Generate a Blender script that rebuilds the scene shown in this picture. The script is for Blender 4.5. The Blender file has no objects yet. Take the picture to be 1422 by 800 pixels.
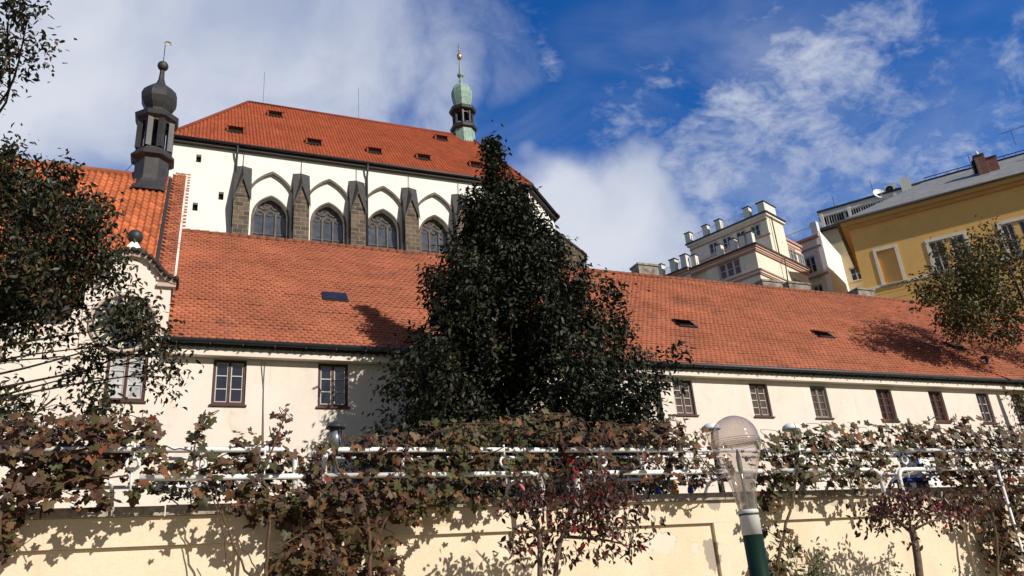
import bpy, math, random
import numpy as np
from mathutils import Vector, Matrix
random.seed(7); rng = np.random.default_rng(11)
S = bpy.context.scene; C = S.collection
rad = math.radians

# ------------------------------------------------------------------ camera (solved from the photograph's vanishing points)
FPX, PX0, PY0 = 1100.0, 711.0, 400.0
def _unit(v): return v / np.linalg.norm(v)
_z = _unit(np.array([490. - PX0, 2313. + PY0, FPX])); _x = _unit(np.array([3400. - PX0, -(628. - PY0), FPX]))
_x = _unit(_x - _z * _x.dot(_z)); _y = -np.cross(_z, _x); RT = np.array([_x, _y, _z])
EYE = np.array([0., 0., 1.6])
cd = bpy.data.cameras.new('camera'); cam = bpy.data.objects.new('camera', cd); C.objects.link(cam)
cd.sensor_width = 36; cd.lens = 36 * FPX / 1422; cd.clip_start = .1; cd.clip_end = 3000
_r, _u, _f = RT[:, 0], RT[:, 1], RT[:, 2]
cam.matrix_world = Matrix(((_r[0], _u[0], -_f[0], EYE[0]), (_r[1], _u[1], -_f[1], EYE[1]), (_r[2], _u[2], -_f[2], EYE[2]), (0, 0, 0, 1)))
S.camera = cam

# ------------------------------------------------------------------ light
SUN_EL = rad(31); SX, SY = .52, -1.0                    # horizontal direction towards the sun
sd = bpy.data.lights.new('sun', 'SUN'); sun = bpy.data.objects.new('sun', sd); C.objects.link(sun)
sd.energy = 4.6; sd.angle = rad(.5); sd.color = (1, .945, .86)
_h = math.hypot(SX, SY)
sundir = Vector((SX / _h * math.cos(SUN_EL), SY / _h * math.cos(SUN_EL), math.sin(SUN_EL)))
sun.rotation_euler = sundir.to_track_quat('Z', 'Y').to_euler()
S.view_settings.view_transform = 'Standard'; S.view_settings.look = 'None'
S.view_settings.exposure = 0.1; S.view_settings.gamma = 1
S.render.engine = 'CYCLES'
S.cycles.use_denoising = True
S.cycles.max_bounces = 8; S.cycles.transparent_max_bounces = 16
W = bpy.data.worlds.new('World'); S.world = W; W.use_nodes = True

def at(px, py, Y):
    d = RT @ np.array([px - PX0, PY0 - py, FPX]); return EYE + d * (Y / d[1])
def ray(px, py): return RT @ np.array([px - PX0, PY0 - py, FPX])
def zat(py, X, Y):                                     # height on the vertical line (X, Y) that reads at image row py
    lo, hi = -5., 120.
    for _ in range(50):
        m = (lo + hi) / 2; v = RT.T @ (np.array([X, Y, m]) - EYE)
        if PY0 - FPX * v[1] / v[2] > py: lo = m
        else: hi = m
    return lo

class NT:
    def __init__(s, tree): s.t = tree; tree.nodes.clear()
    def n(s, typ, **kw):
        nd = s.t.nodes.new(typ)
        for k, v in kw.items():
            if k == 'i':
                for kk, vv in v.items():
                    if isinstance(vv, bpy.types.NodeSocket): s.t.links.new(vv, nd.inputs[kk])
                    else: nd.inputs[kk].default_value = vv
            else: setattr(nd, k, v)
        return nd
    def math(s, op, a, b=None, c=None, clamp=False):
        i = {0: a}
        if b is not None: i[1] = b
        if c is not None: i[2] = c
        return s.n('ShaderNodeMath', operation=op, use_clamp=clamp, i=i).outputs[0]
    def smooth(s, v, a, b):
        return s.n('ShaderNodeMapRange', interpolation_type='SMOOTHSTEP', i={0: v, 1: a, 2: b, 3: 0., 4: 1.}).outputs[0]
    def noise(s, vec, scale, detail=4, rough=.55, dist=0.):
        return s.n('ShaderNodeTexNoise', i={'Vector': vec, 'Scale': scale, 'Detail': detail, 'Roughness': rough, 'Distortion': dist}).outputs[0]
    def mix(s, f, a, b, bt='MIX'):
        nd = s.n('ShaderNodeMix', data_type='RGBA', blend_type=bt)
        for k, v in ((0, f), (6, a), (7, b)):
            if isinstance(v, bpy.types.NodeSocket): s.t.links.new(v, nd.inputs[k])
            else: nd.inputs[k].default_value = v
        return nd.outputs[2]
    def ramp(s, fac, stops, interp='LINEAR'):
        nd = s.n('ShaderNodeValToRGB', i={0: fac}); cr = nd.color_ramp; cr.interpolation = interp
        while len(cr.elements) < len(stops): cr.elements.new(.5)
        for e, (p, c) in zip(cr.elements, stops): e.position = p; e.color = c
        return nd.outputs[0]
def c4(c): return (c[0], c[1], c[2], 1)

# sky: Nishita plus clouds placed by direction
nt = NT(W.node_tree)
sky = nt.n('ShaderNodeTexSky', sky_type='NISHITA', sun_disc=False, sun_elevation=SUN_EL,
           sun_rotation=math.atan2(SX, SY), altitude=300, air_density=1.0, dust_density=.25, ozone_density=3.0)
hs = nt.n('ShaderNodeHueSaturation', i={'Hue': .514, 'Saturation': 1.36, 'Value': 1.42, 'Color': sky.outputs[0]}).outputs[0]
tc = nt.n('ShaderNodeTexCoord').outputs['Generated']
wn = nt.n('ShaderNodeTexNoise', i={'Vector': tc, 'Scale': 3.0, 'Detail': 4.0})
warp = nt.n('ShaderNodeVectorMath', operation='MULTIPLY_ADD', i={0: wn.outputs[1], 1: (.34, .34, .34), 2: (-.17, -.17, -.17)}).outputs[0]
dv = nt.n('ShaderNodeVectorMath', operation='ADD', i={0: tc, 1: warp}).outputs[0]
def blobs(lst, src):
    out = None
    for (px, py, r, w) in lst:
        d = _unit(ray(px, py)); dep = _unit(ray(px, py)).dot(_f)
        rr = r / 1100. * dep * .95
        dist = nt.n('ShaderNodeVectorMath', operation='DISTANCE', i={0: src, 1: tuple(d)}).outputs['Value']
        v = nt.math('MULTIPLY', nt.smooth(dist, rr * 1.25, rr * .45), w)
        out = v if out is None else nt.math('MAXIMUM', out, v)
    return out
big = blobs([(290, 70, 250, 1), (110, 140, 190, 1), (470, 90, 200, 1), (330, 180, 180, .95), (580, 90, 110, .62), (600, 170, 80, .5), (690, 70, 70, .42), (40, 40, 150, .95), (-200, 100, 260, 1),
             (840, 280, 140, 1), (780, 265, 95, .9), (900, 330, 125, 1), (960, 300, 80, .6), (780, 330, 90, .9), (1500, 500, 200, .5)], dv)
n1 = nt.noise(tc, 4.2, 10, .62, .5)
cov = nt.math('ADD', nt.math('MULTIPLY', big, 1.0), nt.math('MULTIPLY', nt.math('SUBTRACT', n1, .5), 1.7))
dens = nt.smooth(cov, .12, 1.05)
wis = blobs([(1080, 140, 190, 1), (980, 200, 150, 1), (1170, 220, 130, .85), (1140, 250, 90, .9), (1120, 60, 120, .8), (1030, 70, 110, .7), (880, 130, 120, .6), (1330, 260, 110, .6), (1290, 190, 130, .55), (1400, 120, 120, .5), (700, 30, 90, .5), (900, 120, 90, .35), (1250, 330, 120, .4), (900, 190, 110, .8)], dv)
mp = nt.n('ShaderNodeMapping', i={'Vector': tc, 'Rotation': (.3, .5, .6), 'Scale': (1.0, 1.9, 2.6)}).outputs[0]
n2 = nt.noise(mp, 9.0, 8, .62, .5)
n3 = nt.noise(mp, 34.0, 4, .6, .4)
w2 = nt.math('ADD', nt.math('MULTIPLY', wis, .85), nt.math('ADD', nt.math('MULTIPLY', nt.math('SUBTRACT', n2, .5), 2.2), nt.math('MULTIPLY', nt.math('SUBTRACT', n3, .5), .9)))
wd = nt.math('MULTIPLY', nt.smooth(w2, .22, 1.45), nt.smooth(wis, .0, .45))
tot = nt.math('MINIMUM', nt.math('MAXIMUM', nt.math('MULTIPLY', dens, .95), nt.math('MULTIPLY', wd, .85)), 1.0)
n4 = nt.noise(dv, 4.0, 5, .5)
ccol = nt.mix(nt.smooth(n4, .3, .7), (3.9, 4.5, 6.0, 1), (6.8, 7.1, 7.8, 1))
veil = nt.math('MULTIPLY', nt.math('MULTIPLY', blobs([(860, 190, 170, 1), (1020, 170, 200, .9), (1280, 230, 200, .7), (600, 200, 160, .8), (1400, 120, 120, .6)], dv), nt.smooth(nt.noise(mp, 3.2, 6, .6, .4), .3, .75)), .42)
tot = nt.math('MAXIMUM', tot, veil)
col = nt.mix(tot, hs, ccol)
sy_ = nt.n('ShaderNodeSeparateXYZ', i={0: tc}).outputs[1]                       # unseen dim warm cloud added behind the camera to cut the blue fill
rear_fill_cut = nt.smooth(nt.math('ADD', nt.math('MULTIPLY', sy_, -1.), nt.math('MULTIPLY', nt.math('SUBTRACT', n1, .5), .5)), .15, .55)
col = nt.mix(nt.math('MULTIPLY', rear_fill_cut, .9), col, (2.3, 2.2, 2.1, 1))
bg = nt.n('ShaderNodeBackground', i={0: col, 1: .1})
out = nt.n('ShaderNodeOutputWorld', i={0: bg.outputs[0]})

# ------------------------------------------------------------------ materials
MATS = {}
def mat(name, base, rough=.8, var=.12, scale=3., bump=.0, bscale=40., spec=.3, metal=0., attr=None, stain=None, streak=0.):
    if name in MATS: return MATS[name]
    m = bpy.data.materials.new(name); m.use_nodes = True; t = NT(m.node_tree)
    pos = t.n('ShaderNodeNewGeometry').outputs['Position']
    n = t.noise(pos, scale, 6, .6); nb = t.noise(pos, scale * 9, 4, .6)
    f = t.math('ADD', t.math('MULTIPLY', n, .7), t.math('MULTIPLY', nb, .3))
    lo = tuple(max(0, c * (1 - var * 1.6)) for c in base); hi = tuple(min(1, c * (1 + var)) for c in base)
    col = t.ramp(f, [(.3, c4(lo)), (.68, c4(hi))])
    if attr:
        a = t.n('ShaderNodeAttribute', attribute_name=attr).outputs['Fac']
        col = t.mix(1., col, t.ramp(a, [(0, (.58, .58, .6, 1)), (.3, (.86, .86, .86, 1)), (.8, (1.05, 1.05, 1.0, 1)), (1, (1.3, 1.25, 1.15, 1))]), 'MULTIPLY')
    if streak:
        mp = t.n('ShaderNodeMapping', i={'Vector': pos, 'Scale': (2.2, 2.2, .25)}).outputs[0]
        st = t.smooth(t.noise(mp, 1.6, 5, .65), .5, .75)
        col = t.mix(t.math('MULTIPLY', st, streak), col, c4(tuple(c * .62 for c in base)))
    if stain:
        sc, sf, lo_, hi_ = stain[1:5]
        s_ = t.smooth(t.noise(pos, sc, 6, .65, .4), lo_, hi_)
        col = t.mix(t.math('MULTIPLY', s_, sf), col, c4(stain[0]))
    b = t.n('ShaderNodeBsdfPrincipled', i={'Base Color': col, 'Roughness': rough, 'Metallic': metal, 'Specular IOR Level': spec})
    if bump:
        bn = t.n('ShaderNodeBump', i={'Height': t.noise(pos, bscale, 5, .6), 'Strength': bump, 'Distance': .03}).outputs[0]
        t.t.links.new(bn, b.inputs['Normal'])
    t.n('ShaderNodeOutputMaterial', i={0: b.outputs[0]})
    MATS[name] = m; return m

def leafmat(name, stops, rough=.5, trans=.25, spec=.35):
    m = bpy.data.materials.new(name); m.use_nodes = True; t = NT(m.node_tree)
    a = t.n('ShaderNodeAttribute', attribute_name='rnd').outputs['Fac']
    pos = t.n('ShaderNodeNewGeometry').outputs['Position']
    col = t.ramp(a, [(p, c4(c)) for p, c in stops])
    nz = t.noise(pos, 28, 3)
    col = t.mix(1., col, t.ramp(nz, [(.3, (.72, .72, .72, 1)), (.7, (1.2, 1.2, 1.2, 1))]), 'MULTIPLY')
    b = t.n('ShaderNodeBsdfPrincipled', i={'Base Color': col, 'Roughness': rough, 'Specular IOR Level': spec})
    tr = t.n('ShaderNodeBsdfTranslucent', i={'Color': col})
    mx = t.n('ShaderNodeMixShader', i={0: trans, 1: b.outputs[0], 2: tr.outputs[0]})
    t.n('ShaderNodeOutputMaterial', i={0: mx.outputs[0]}); return m

def glassmat(name, tint, refl=.25, rough=.03):           # a window pane: dark room behind plus a sky mirror
    if name in MATS: return MATS[name]
    m = bpy.data.materials.new(name); m.use_nodes = True; t = NT(m.node_tree)
    pos = t.n('ShaderNodeNewGeometry').outputs['Position']
    col = t.ramp(t.noise(pos, 2.5, 3), [(.35, c4(tuple(c * .6 for c in tint))), (.65, c4(tint))])
    d = t.n('ShaderNodeBsdfDiffuse', i={'Color': col})
    bn = t.n('ShaderNodeBump', i={'Height': t.noise(pos, 1.3, 2), 'Strength': .12, 'Distance': .1}).outputs[0]
    g = t.n('ShaderNodeBsdfGlossy', i={'Color': (.9, .93, 1, 1), 'Roughness': rough, 'Normal': bn})
    fr = t.n('ShaderNodeFresnel', i={'IOR': 1.5})
    f = t.math('ADD', t.math('MULTIPLY', fr.outputs[0], 1 - refl), refl, clamp=True)
    mx = t.n('ShaderNodeMixShader', i={0: f, 1: d.outputs[0], 2: g.outputs[0]})
    t.n('ShaderNodeOutputMaterial', i={0: mx.outputs[0]}); MATS[name] = m; return m

def brickmat(name, c1, c2, mortar, scale, bw=.5, bh=.25, axis='xz', rough=.9, dirt=.35):
    m = bpy.data.materials.new(name); m.use_nodes = True; t = NT(m.node_tree)
    pos = t.n('ShaderNodeNewGeometry').outputs['Position']
    sp = t.n('ShaderNodeSeparateXYZ', i={0: pos})
    u = t.math('ADD', sp.outputs[0], sp.outputs[1])
    cb = t.n('ShaderNodeCombineXYZ', i={0: u, 1: sp.outputs[2]}).outputs[0]
    bt = t.n('ShaderNodeTexBrick', i={'Vector': cb, 'Color1': c4(c1), 'Color2': c4(c2), 'Mortar': c4(mortar), 'Scale': scale, 'Mortar Size': .018, 'Brick Width': bw, 'Row Height': bh, 'Bias': -.1})
    n = t.noise(pos, 2.2, 6, .65)
    col = t.mix(t.math('MULTIPLY', t.smooth(n, .45, .7), dirt), bt.outputs[0], (.035, .03, .027, 1))
    bn = t.n('ShaderNodeBump', i={'Height': t.math('ADD', t.math('MULTIPLY', bt.outputs[1], -1.), t.noise(pos, 14, 4)), 'Strength': .5, 'Distance': .04}).outputs[0]
    b = t.n('ShaderNodeBsdfPrincipled', i={'Base Color': col, 'Roughness': rough, 'Normal': bn, 'Specular IOR Level': .2})
    t.n('ShaderNodeOutputMaterial', i={0: b.outputs[0]}); return m

M_facade = mat('cream plaster', (.80, .695, .605), .9, .06, .7, .15, 18, .15, stain=((.55, .45, .34), 1.1, .4, .54, .72), streak=.26)
M_white = mat('white limewash', (.86, .83, .76), .9, .04, .4, .08, 12, .15, streak=.08)
M_trim = mat('pinkish stucco trim', (.55, .42, .36), .9, .1, 3, .15, 30)
M_tileL = mat('weathered red roof tiles', (.40, .135, .074), .8, .19, .55, .12, 60, .2, attr='rnd', stain=((.11, .06, .05), .6, .6, .55, .72))
M_tileC = mat('red church roof tiles', (.37, .085, .035), .75, .14, .5, .05, 60, .25, attr='rnd')
M_tileO = mat('orange clay pantiles', (.50, .14, .055), .75, .15, .9, .1, 50, .25, attr='rnd')
M_tileD = mat('blackened gable tiles', (.05, .03, .025), .8, .3, 6, .2, 40)
M_dark = mat('dark gutter metal', (.035, .037, .04), .5, .15, 3, .0, spec=.4)
M_black = mat('black recess', (.012, .011, .011), .9, .2)
M_turret = mat('dark lead sheet', (.042, .040, .040), .5, .2, 2.2, .1, 8, .4, stain=((.10, .09, .08), 3., .5, .5, .7))
M_copper = mat('green copper', (.27, .40, .33), .6, .25, 2.4, .1, 20, .35, stain=((.10, .15, .13), 2.6, .7, .52, .7), streak=.4)
M_gold = mat('gilded metal', (.75, .5, .16), .3, .1, 4, metal=.8)
M_wood = mat('brown window wood', (.075, .03, .022), .6, .25, 8)
M_woodred = mat('red brown window wood', (.12, .035, .022), .6, .25, 8)
M_wframe = mat('pale window paint', (.55, .53, .5), .6, .08, 6)
M_wgrey = mat('grey window paint', (.22, .2, .18), .7, .1, 6)
M_glass = glassmat('sky mirroring glass', (.02, .022, .028), .1)
M_glassd = glassmat('dark window glass', (.03, .028, .027), .03)
M_glass_pale = glassmat('pale reflection tinted glass', (.62, .62, .6), .12)  # pale tint stands in for a whitish reflection in the pane
M_glassr = glassmat('window glass before red curtain', (.13, .085, .06), .03)
M_lead = glassmat('leaded church glass', (.085, .095, .12), .04, .06)
M_glassb = glassmat('blue grey window glass', (.10, .12, .17), .03)
M_slate = mat('grey slate', (.25, .25, .24), .75, .18, 1.2, .2, 16, .3, streak=.35)
M_yellow = mat('ochre plaster', (.78, .465, .155), .9, .07, .6, .1, 14, .15, streak=.12)
M_yellowd = mat('ochre cornice', (.60, .34, .13), .9, .06, 1, .05, 20)
M_stucco = mat('off white stucco frame', (.7, .67, .6), .85, .06, 3)
M_cream = mat('worn cream stucco', (.78, .70, .56), .9, .07, .8, .15, 20, .15, stain=((.38, .31, .24), 1.4, .6, .56, .70), streak=.3)
M_pink = mat('pink cornice stucco', (.50, .27, .22), .9, .1, 2)
M_capd = mat('dark cap sheet', (.06, .05, .045), .7, .2, 4)
M_whitepaint = mat('white rail paint', (.82, .82, .80), .35, .06, 9, .03, 60, .4, stain=((.3, .2, .14), 14., .5, .62, .74))
M_brickch = brickmat('red chimney brick', (.25, .07, .045), (.19, .055, .04), (.25, .2, .17), 1., .3, .09, dirt=.3)
M_stone = brickmat('sooty sandstone blocks', (.17, .125, .085), (.075, .06, .05), (.28, .25, .2), 1., .62, .33, dirt=.55)
M_stonet = mat('grey sandstone trim', (.16, .135, .11), .9, .3, 3, .2, 20)
M_caps = mat('slate buttress caps', (.06, .057, .055), .7, .25, 3)
M_coping = mat('speckled concrete coping', (.43, .375, .30), .95, .35, 22, .5, 90, .15, stain=((.07, .06, .05), 3., .4, .5, .7))
M_bark = mat('dark bark', (.055, .04, .03), .9, .3, 9, .5, 30, .1)
M_bark2 = mat('grey brown bark', (.15, .11, .085), .9, .3, 12, .5, 40, .1)
M_cane = mat('vine cane bark', (.12, .075, .05), .9, .3, 20, .4, 50, .1)
M_grass = mat('grass', (.05, .075, .025), .95, .3, 2, .5, 30, .1)
M_bounce_gravel = mat('warm bounce gravel', (.34, .27, .19), .95, .2, 6, .5, 60, .1)

# ------------------------------------------------------------------ mesh helpers
class MB:
    def __init__(s): s.v = []; s.f = []
    def pts(s, P): k = len(s.v); s.v += [tuple(map(float, p)) for p in P]; return k
    def quad(s, *P): k = s.pts(P); s.f.append(tuple(range(k, k + len(P))))
    def hexa(s, P):                                   # 4 bottom, 4 top
        k = s.pts(P)
        for f in ((3, 2, 1, 0), (4, 5, 6, 7), (0, 1, 5, 4), (1, 2, 6, 5), (2, 3, 7, 6), (3, 0, 4, 7)): s.f.append(tuple(k + i for i in f))
        return s
    def box(s, x0, x1, y0, y1, z0, z1):
        return s.hexa([(x0, y0, z0), (x1, y0, z0), (x1, y1, z0), (x0, y1, z0), (x0, y0, z1), (x1, y0, z1), (x1, y1, z1), (x0, y1, z1)])
    def prism(s, poly, z0, z1):
        n = len(poly); k = s.pts([(p[0], p[1], z0) for p in poly] + [(p[0], p[1], z1) for p in poly])
        for i in range(n): j = (i + 1) % n; s.f.append((k + i, k + j, k + n + j, k + n + i))
        s.f.append(tuple(k + i for i in reversed(range(n)))); s.f.append(tuple(k + n + i for i in range(n))); return s
    def tube(s, P, r, n=8, cap=True, closed=False):
        P = [np.array(p, float) for p in P]; m = len(P)
        R = r if hasattr(r, '__len__') else [r] * m
        k = len(s.v); up = None
        for i in range(m):
            if closed: t = P[(i + 1) % m] - P[i - 1]
            else: t = P[min(i + 1, m - 1)] - P[max(i - 1, 0)]
            t = t / (np.linalg.norm(t) + 1e-9)
            if up is None: up = np.array([0, 0, 1.]) if abs(t[2]) < .9 else np.array([1., 0, 0])
            a = np.cross(up, t); a /= np.linalg.norm(a) + 1e-9; b = np.cross(t, a); up = b
            s.pts([P[i] + R[i] * (a * math.cos(q) + b * math.sin(q)) for q in (2 * math.pi * j / n for j in range(n))])
        for i in range(m if closed else m - 1):
            for j in range(n):
                i2 = (i + 1) % m
                s.f.append((k + i * n + j, k + i * n + (j + 1) % n, k + i2 * n + (j + 1) % n, k + i2 * n + j))
        if cap and not closed:
            s.f.append(tuple(k + j for j in reversed(range(n)))); s.f.append(tuple(k + (m - 1) * n + j for j in range(n)))
        return s
    def lathe(s, prof, c, n=24, ph=0., cap=True):       # prof: (radius, z)
        k = len(s.v)
        for r, z in prof: s.pts([(c[0] + r * math.cos(ph + 2 * math.pi * j / n), c[1] + r * math.sin(ph + 2 * math.pi * j / n), z) for j in range(n)])
        for i in range(len(prof) - 1):
            for j in range(n): s.f.append((k + i * n + j, k + i * n + (j + 1) % n, k + (i + 1) * n + (j + 1) % n, k + (i + 1) * n + j))
        if cap:
            s.f.append(tuple(k + j for j in reversed(range(n)))); q = k + (len(prof) - 1) * n; s.f.append(tuple(q + j for j in range(n)))
        return s
    def sphere(s, c, r, n=12, sz=1.):
        m = n // 2
        return s.lathe([(max(1e-3, r * math.sin(math.pi * i / m)), c[2] - sz * r * math.cos(math.pi * i / m)) for i in range(m + 1)], c, n)
    def build(s, name, m, parent=None, smooth=False, **props):
        me = bpy.data.meshes.new(name); me.from_pydata(s.v, [], s.f); me.update()
        return link(name, me, m, parent, smooth, **props)
def link(name, me, m, parent=None, smooth=False, **props):
    o = bpy.data.objects.new(name, me); C.objects.link(o)
    if m: me.materials.append(m)
    if smooth: me.polygons.foreach_set('use_smooth', [True] * len(me.polygons))
    if parent:
        o.parent = parent; o.matrix_parent_inverse = parent_inv(parent)
    for k, v in props.items(): o[k] = v
    return o
def parent_inv(p):
    m = Matrix.Identity(4); q = p
    chain = []
    while q: chain.append(q); q = q.parent
    for q in reversed(chain): m = m @ (q.matrix_parent_inverse if q.parent else Matrix.Identity(4)) @ Matrix.LocRotScale(q.location, q.rotation_euler, q.scale)
    return m.inverted()
def thing(name, label, cat, loc, group=None):
    o = bpy.data.objects.new(name, None); C.objects.link(o); o.location = loc; o.empty_display_size = .3
    o['label'] = label; o['category'] = cat
    if group: o['group'] = group
    return o
def npmesh(name, V, Fs, rnd=None):                      # Fs: (nf,k) int array, all faces with k corners
    me = bpy.data.meshes.new(name); nf, k = Fs.shape
    me.vertices.add(len(V)); me.vertices.foreach_set('co', np.ascontiguousarray(V, dtype=np.float32).ravel())
    me.loops.add(nf * k); me.loops.foreach_set('vertex_index', np.ascontiguousarray(Fs, dtype=np.int32).ravel())
    me.polygons.add(nf); me.polygons.foreach_set('loop_start', np.arange(0, nf * k, k, dtype=np.int32))
    me.polygons.foreach_set('loop_total', np.full(nf, k, dtype=np.int32))
    if rnd is not None:
        a = me.attributes.new('rnd', 'FLOAT', 'FACE'); a.data.foreach_set('value', np.ascontiguousarray(rnd, dtype=np.float32))
    me.update(calc_edges=True); me.validate(); return me

class Face:                                            # a vertical facade plane: u runs to the right as seen from in front
    def __init__(s, o, u):
        s.o = np.array([o[0], o[1], 0.]); u = np.array([u[0], u[1], 0.]); s.u = u / np.linalg.norm(u); s.n = np.array([s.u[1], -s.u[0], 0.])
    def p(s, a, z, d=0.): q = s.o + s.u * a + s.n * d; return (q[0], q[1], z)
    def at(s, px, py, d=0.):
        r = ray(px, py); P = s.o + s.n * d; q = EYE + r * ((P - EYE).dot(s.n) / r.dot(s.n)); return (q - P).dot(s.u), q[2]
    def box(s, mb, a0, a1, z0, z1, d0, d1):
        return mb.hexa([s.p(a0, z0, d1), s.p(a1, z0, d1), s.p(a1, z0, d0), s.p(a0, z0, d0), s.p(a0, z1, d1), s.p(a1, z1, d1), s.p(a1, z1, d0), s.p(a0, z1, d0)])
    def wall(s, mb, a0, a1, z0, z1, ops, dep=.25):
        xs = sorted({a0, a1} | {o[0] for o in ops} | {o[1] for o in ops}); zs = sorted({z0, z1} | {o[2] for o in ops} | {o[3] for o in ops})
        for i in range(len(xs) - 1):
            for j in range(len(zs) - 1):
                cx, cz = (xs[i] + xs[i + 1]) / 2, (zs[j] + zs[j + 1]) / 2
                if any(o[0] < cx < o[1] and o[2] < cz < o[3] for o in ops): continue
                mb.quad(s.p(xs[i], zs[j]), s.p(xs[i + 1], zs[j]), s.p(xs[i + 1], zs[j + 1]), s.p(xs[i], zs[j + 1]))
        for (a, b, c, d) in ops:
            R = [(a, c), (b, c), (b, d), (a, d)]
            for k in range(4):
                (p, q), (r, t) = R[k], R[(k + 1) % 4]
                mb.quad(s.p(p, q), s.p(p, q, -dep), s.p(r, t, -dep), s.p(r, t))
    def window(s, parent, a0, a1, z0, z1, cols, rows, mframe, mbar, mglass, dep=.12, fw=.08, bw=.035, sill=None, split=None):
        fr = MB(); g = .004
        s.box(fr, a0 + g, a0 + fw, z0 + g, z1 - g, -dep - .08, -dep); s.box(fr, a1 - fw, a1 - g, z0 + g, z1 - g, -dep - .08, -dep)
        s.box(fr, a0 + fw, a1 - fw, z1 - fw, z1 - g, -dep - .08, -dep); s.box(fr, a0 + fw, a1 - fw, z0 + g, z0 + fw, -dep - .08, -dep)
        mids = split or [(a0 + a1) / 2]
        for mid in mids: s.box(fr, mid - fw * .45, mid + fw * .45, z0 + fw, z1 - fw, -dep - .08, -dep)
        w = fr.build('window', mframe, parent)
        bars = MB(); ed = [a0 + fw] + [x for mid in mids for x in (mid - fw * .45, mid + fw * .45)] + [a1 - fw]
        for k in range(0, len(ed), 2):
            l, r = ed[k], ed[k + 1]
            s.box(bars, l, l + bw, z0 + fw, z1 - fw, -dep - .09, -dep - .025); s.box(bars, r - bw, r, z0 + fw, z1 - fw, -dep - .09, -dep - .025)
            for j in range(rows + 1):
                zz = z0 + fw + (z1 - z0 - 2 * fw) * j / rows; h0, h1 = (zz, zz + bw) if j == 0 else ((zz - bw, zz) if j == rows else (zz - bw / 2, zz + bw / 2))
                s.box(bars, l + bw, r - bw, h0, h1, -dep - .088, -dep - .027)
            for c in range(1, cols):
                xx = l + (r - l) * c / cols; s.box(bars, xx - bw / 2, xx + bw / 2, z0 + fw, z1 - fw, -dep - .086, -dep - .03)
        bars.build('casement', mbar, w)
        gl = MB(); gl.quad(s.p(a0 + g, z0 + g, -dep - .06), s.p(a1 - g, z0 + g, -dep - .06), s.p(a1 - g, z1 - g, -dep - .06), s.p(a0 + g, z1 - g, -dep - .06)); gl.build('pane', mglass, w)
        if sill:
            sl = MB(); s.box(sl, a0 - .05, a1 + .05, z0 - .06, z0 - .003, -dep, .06); sl.build('sill', sill, w)
        return w

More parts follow.
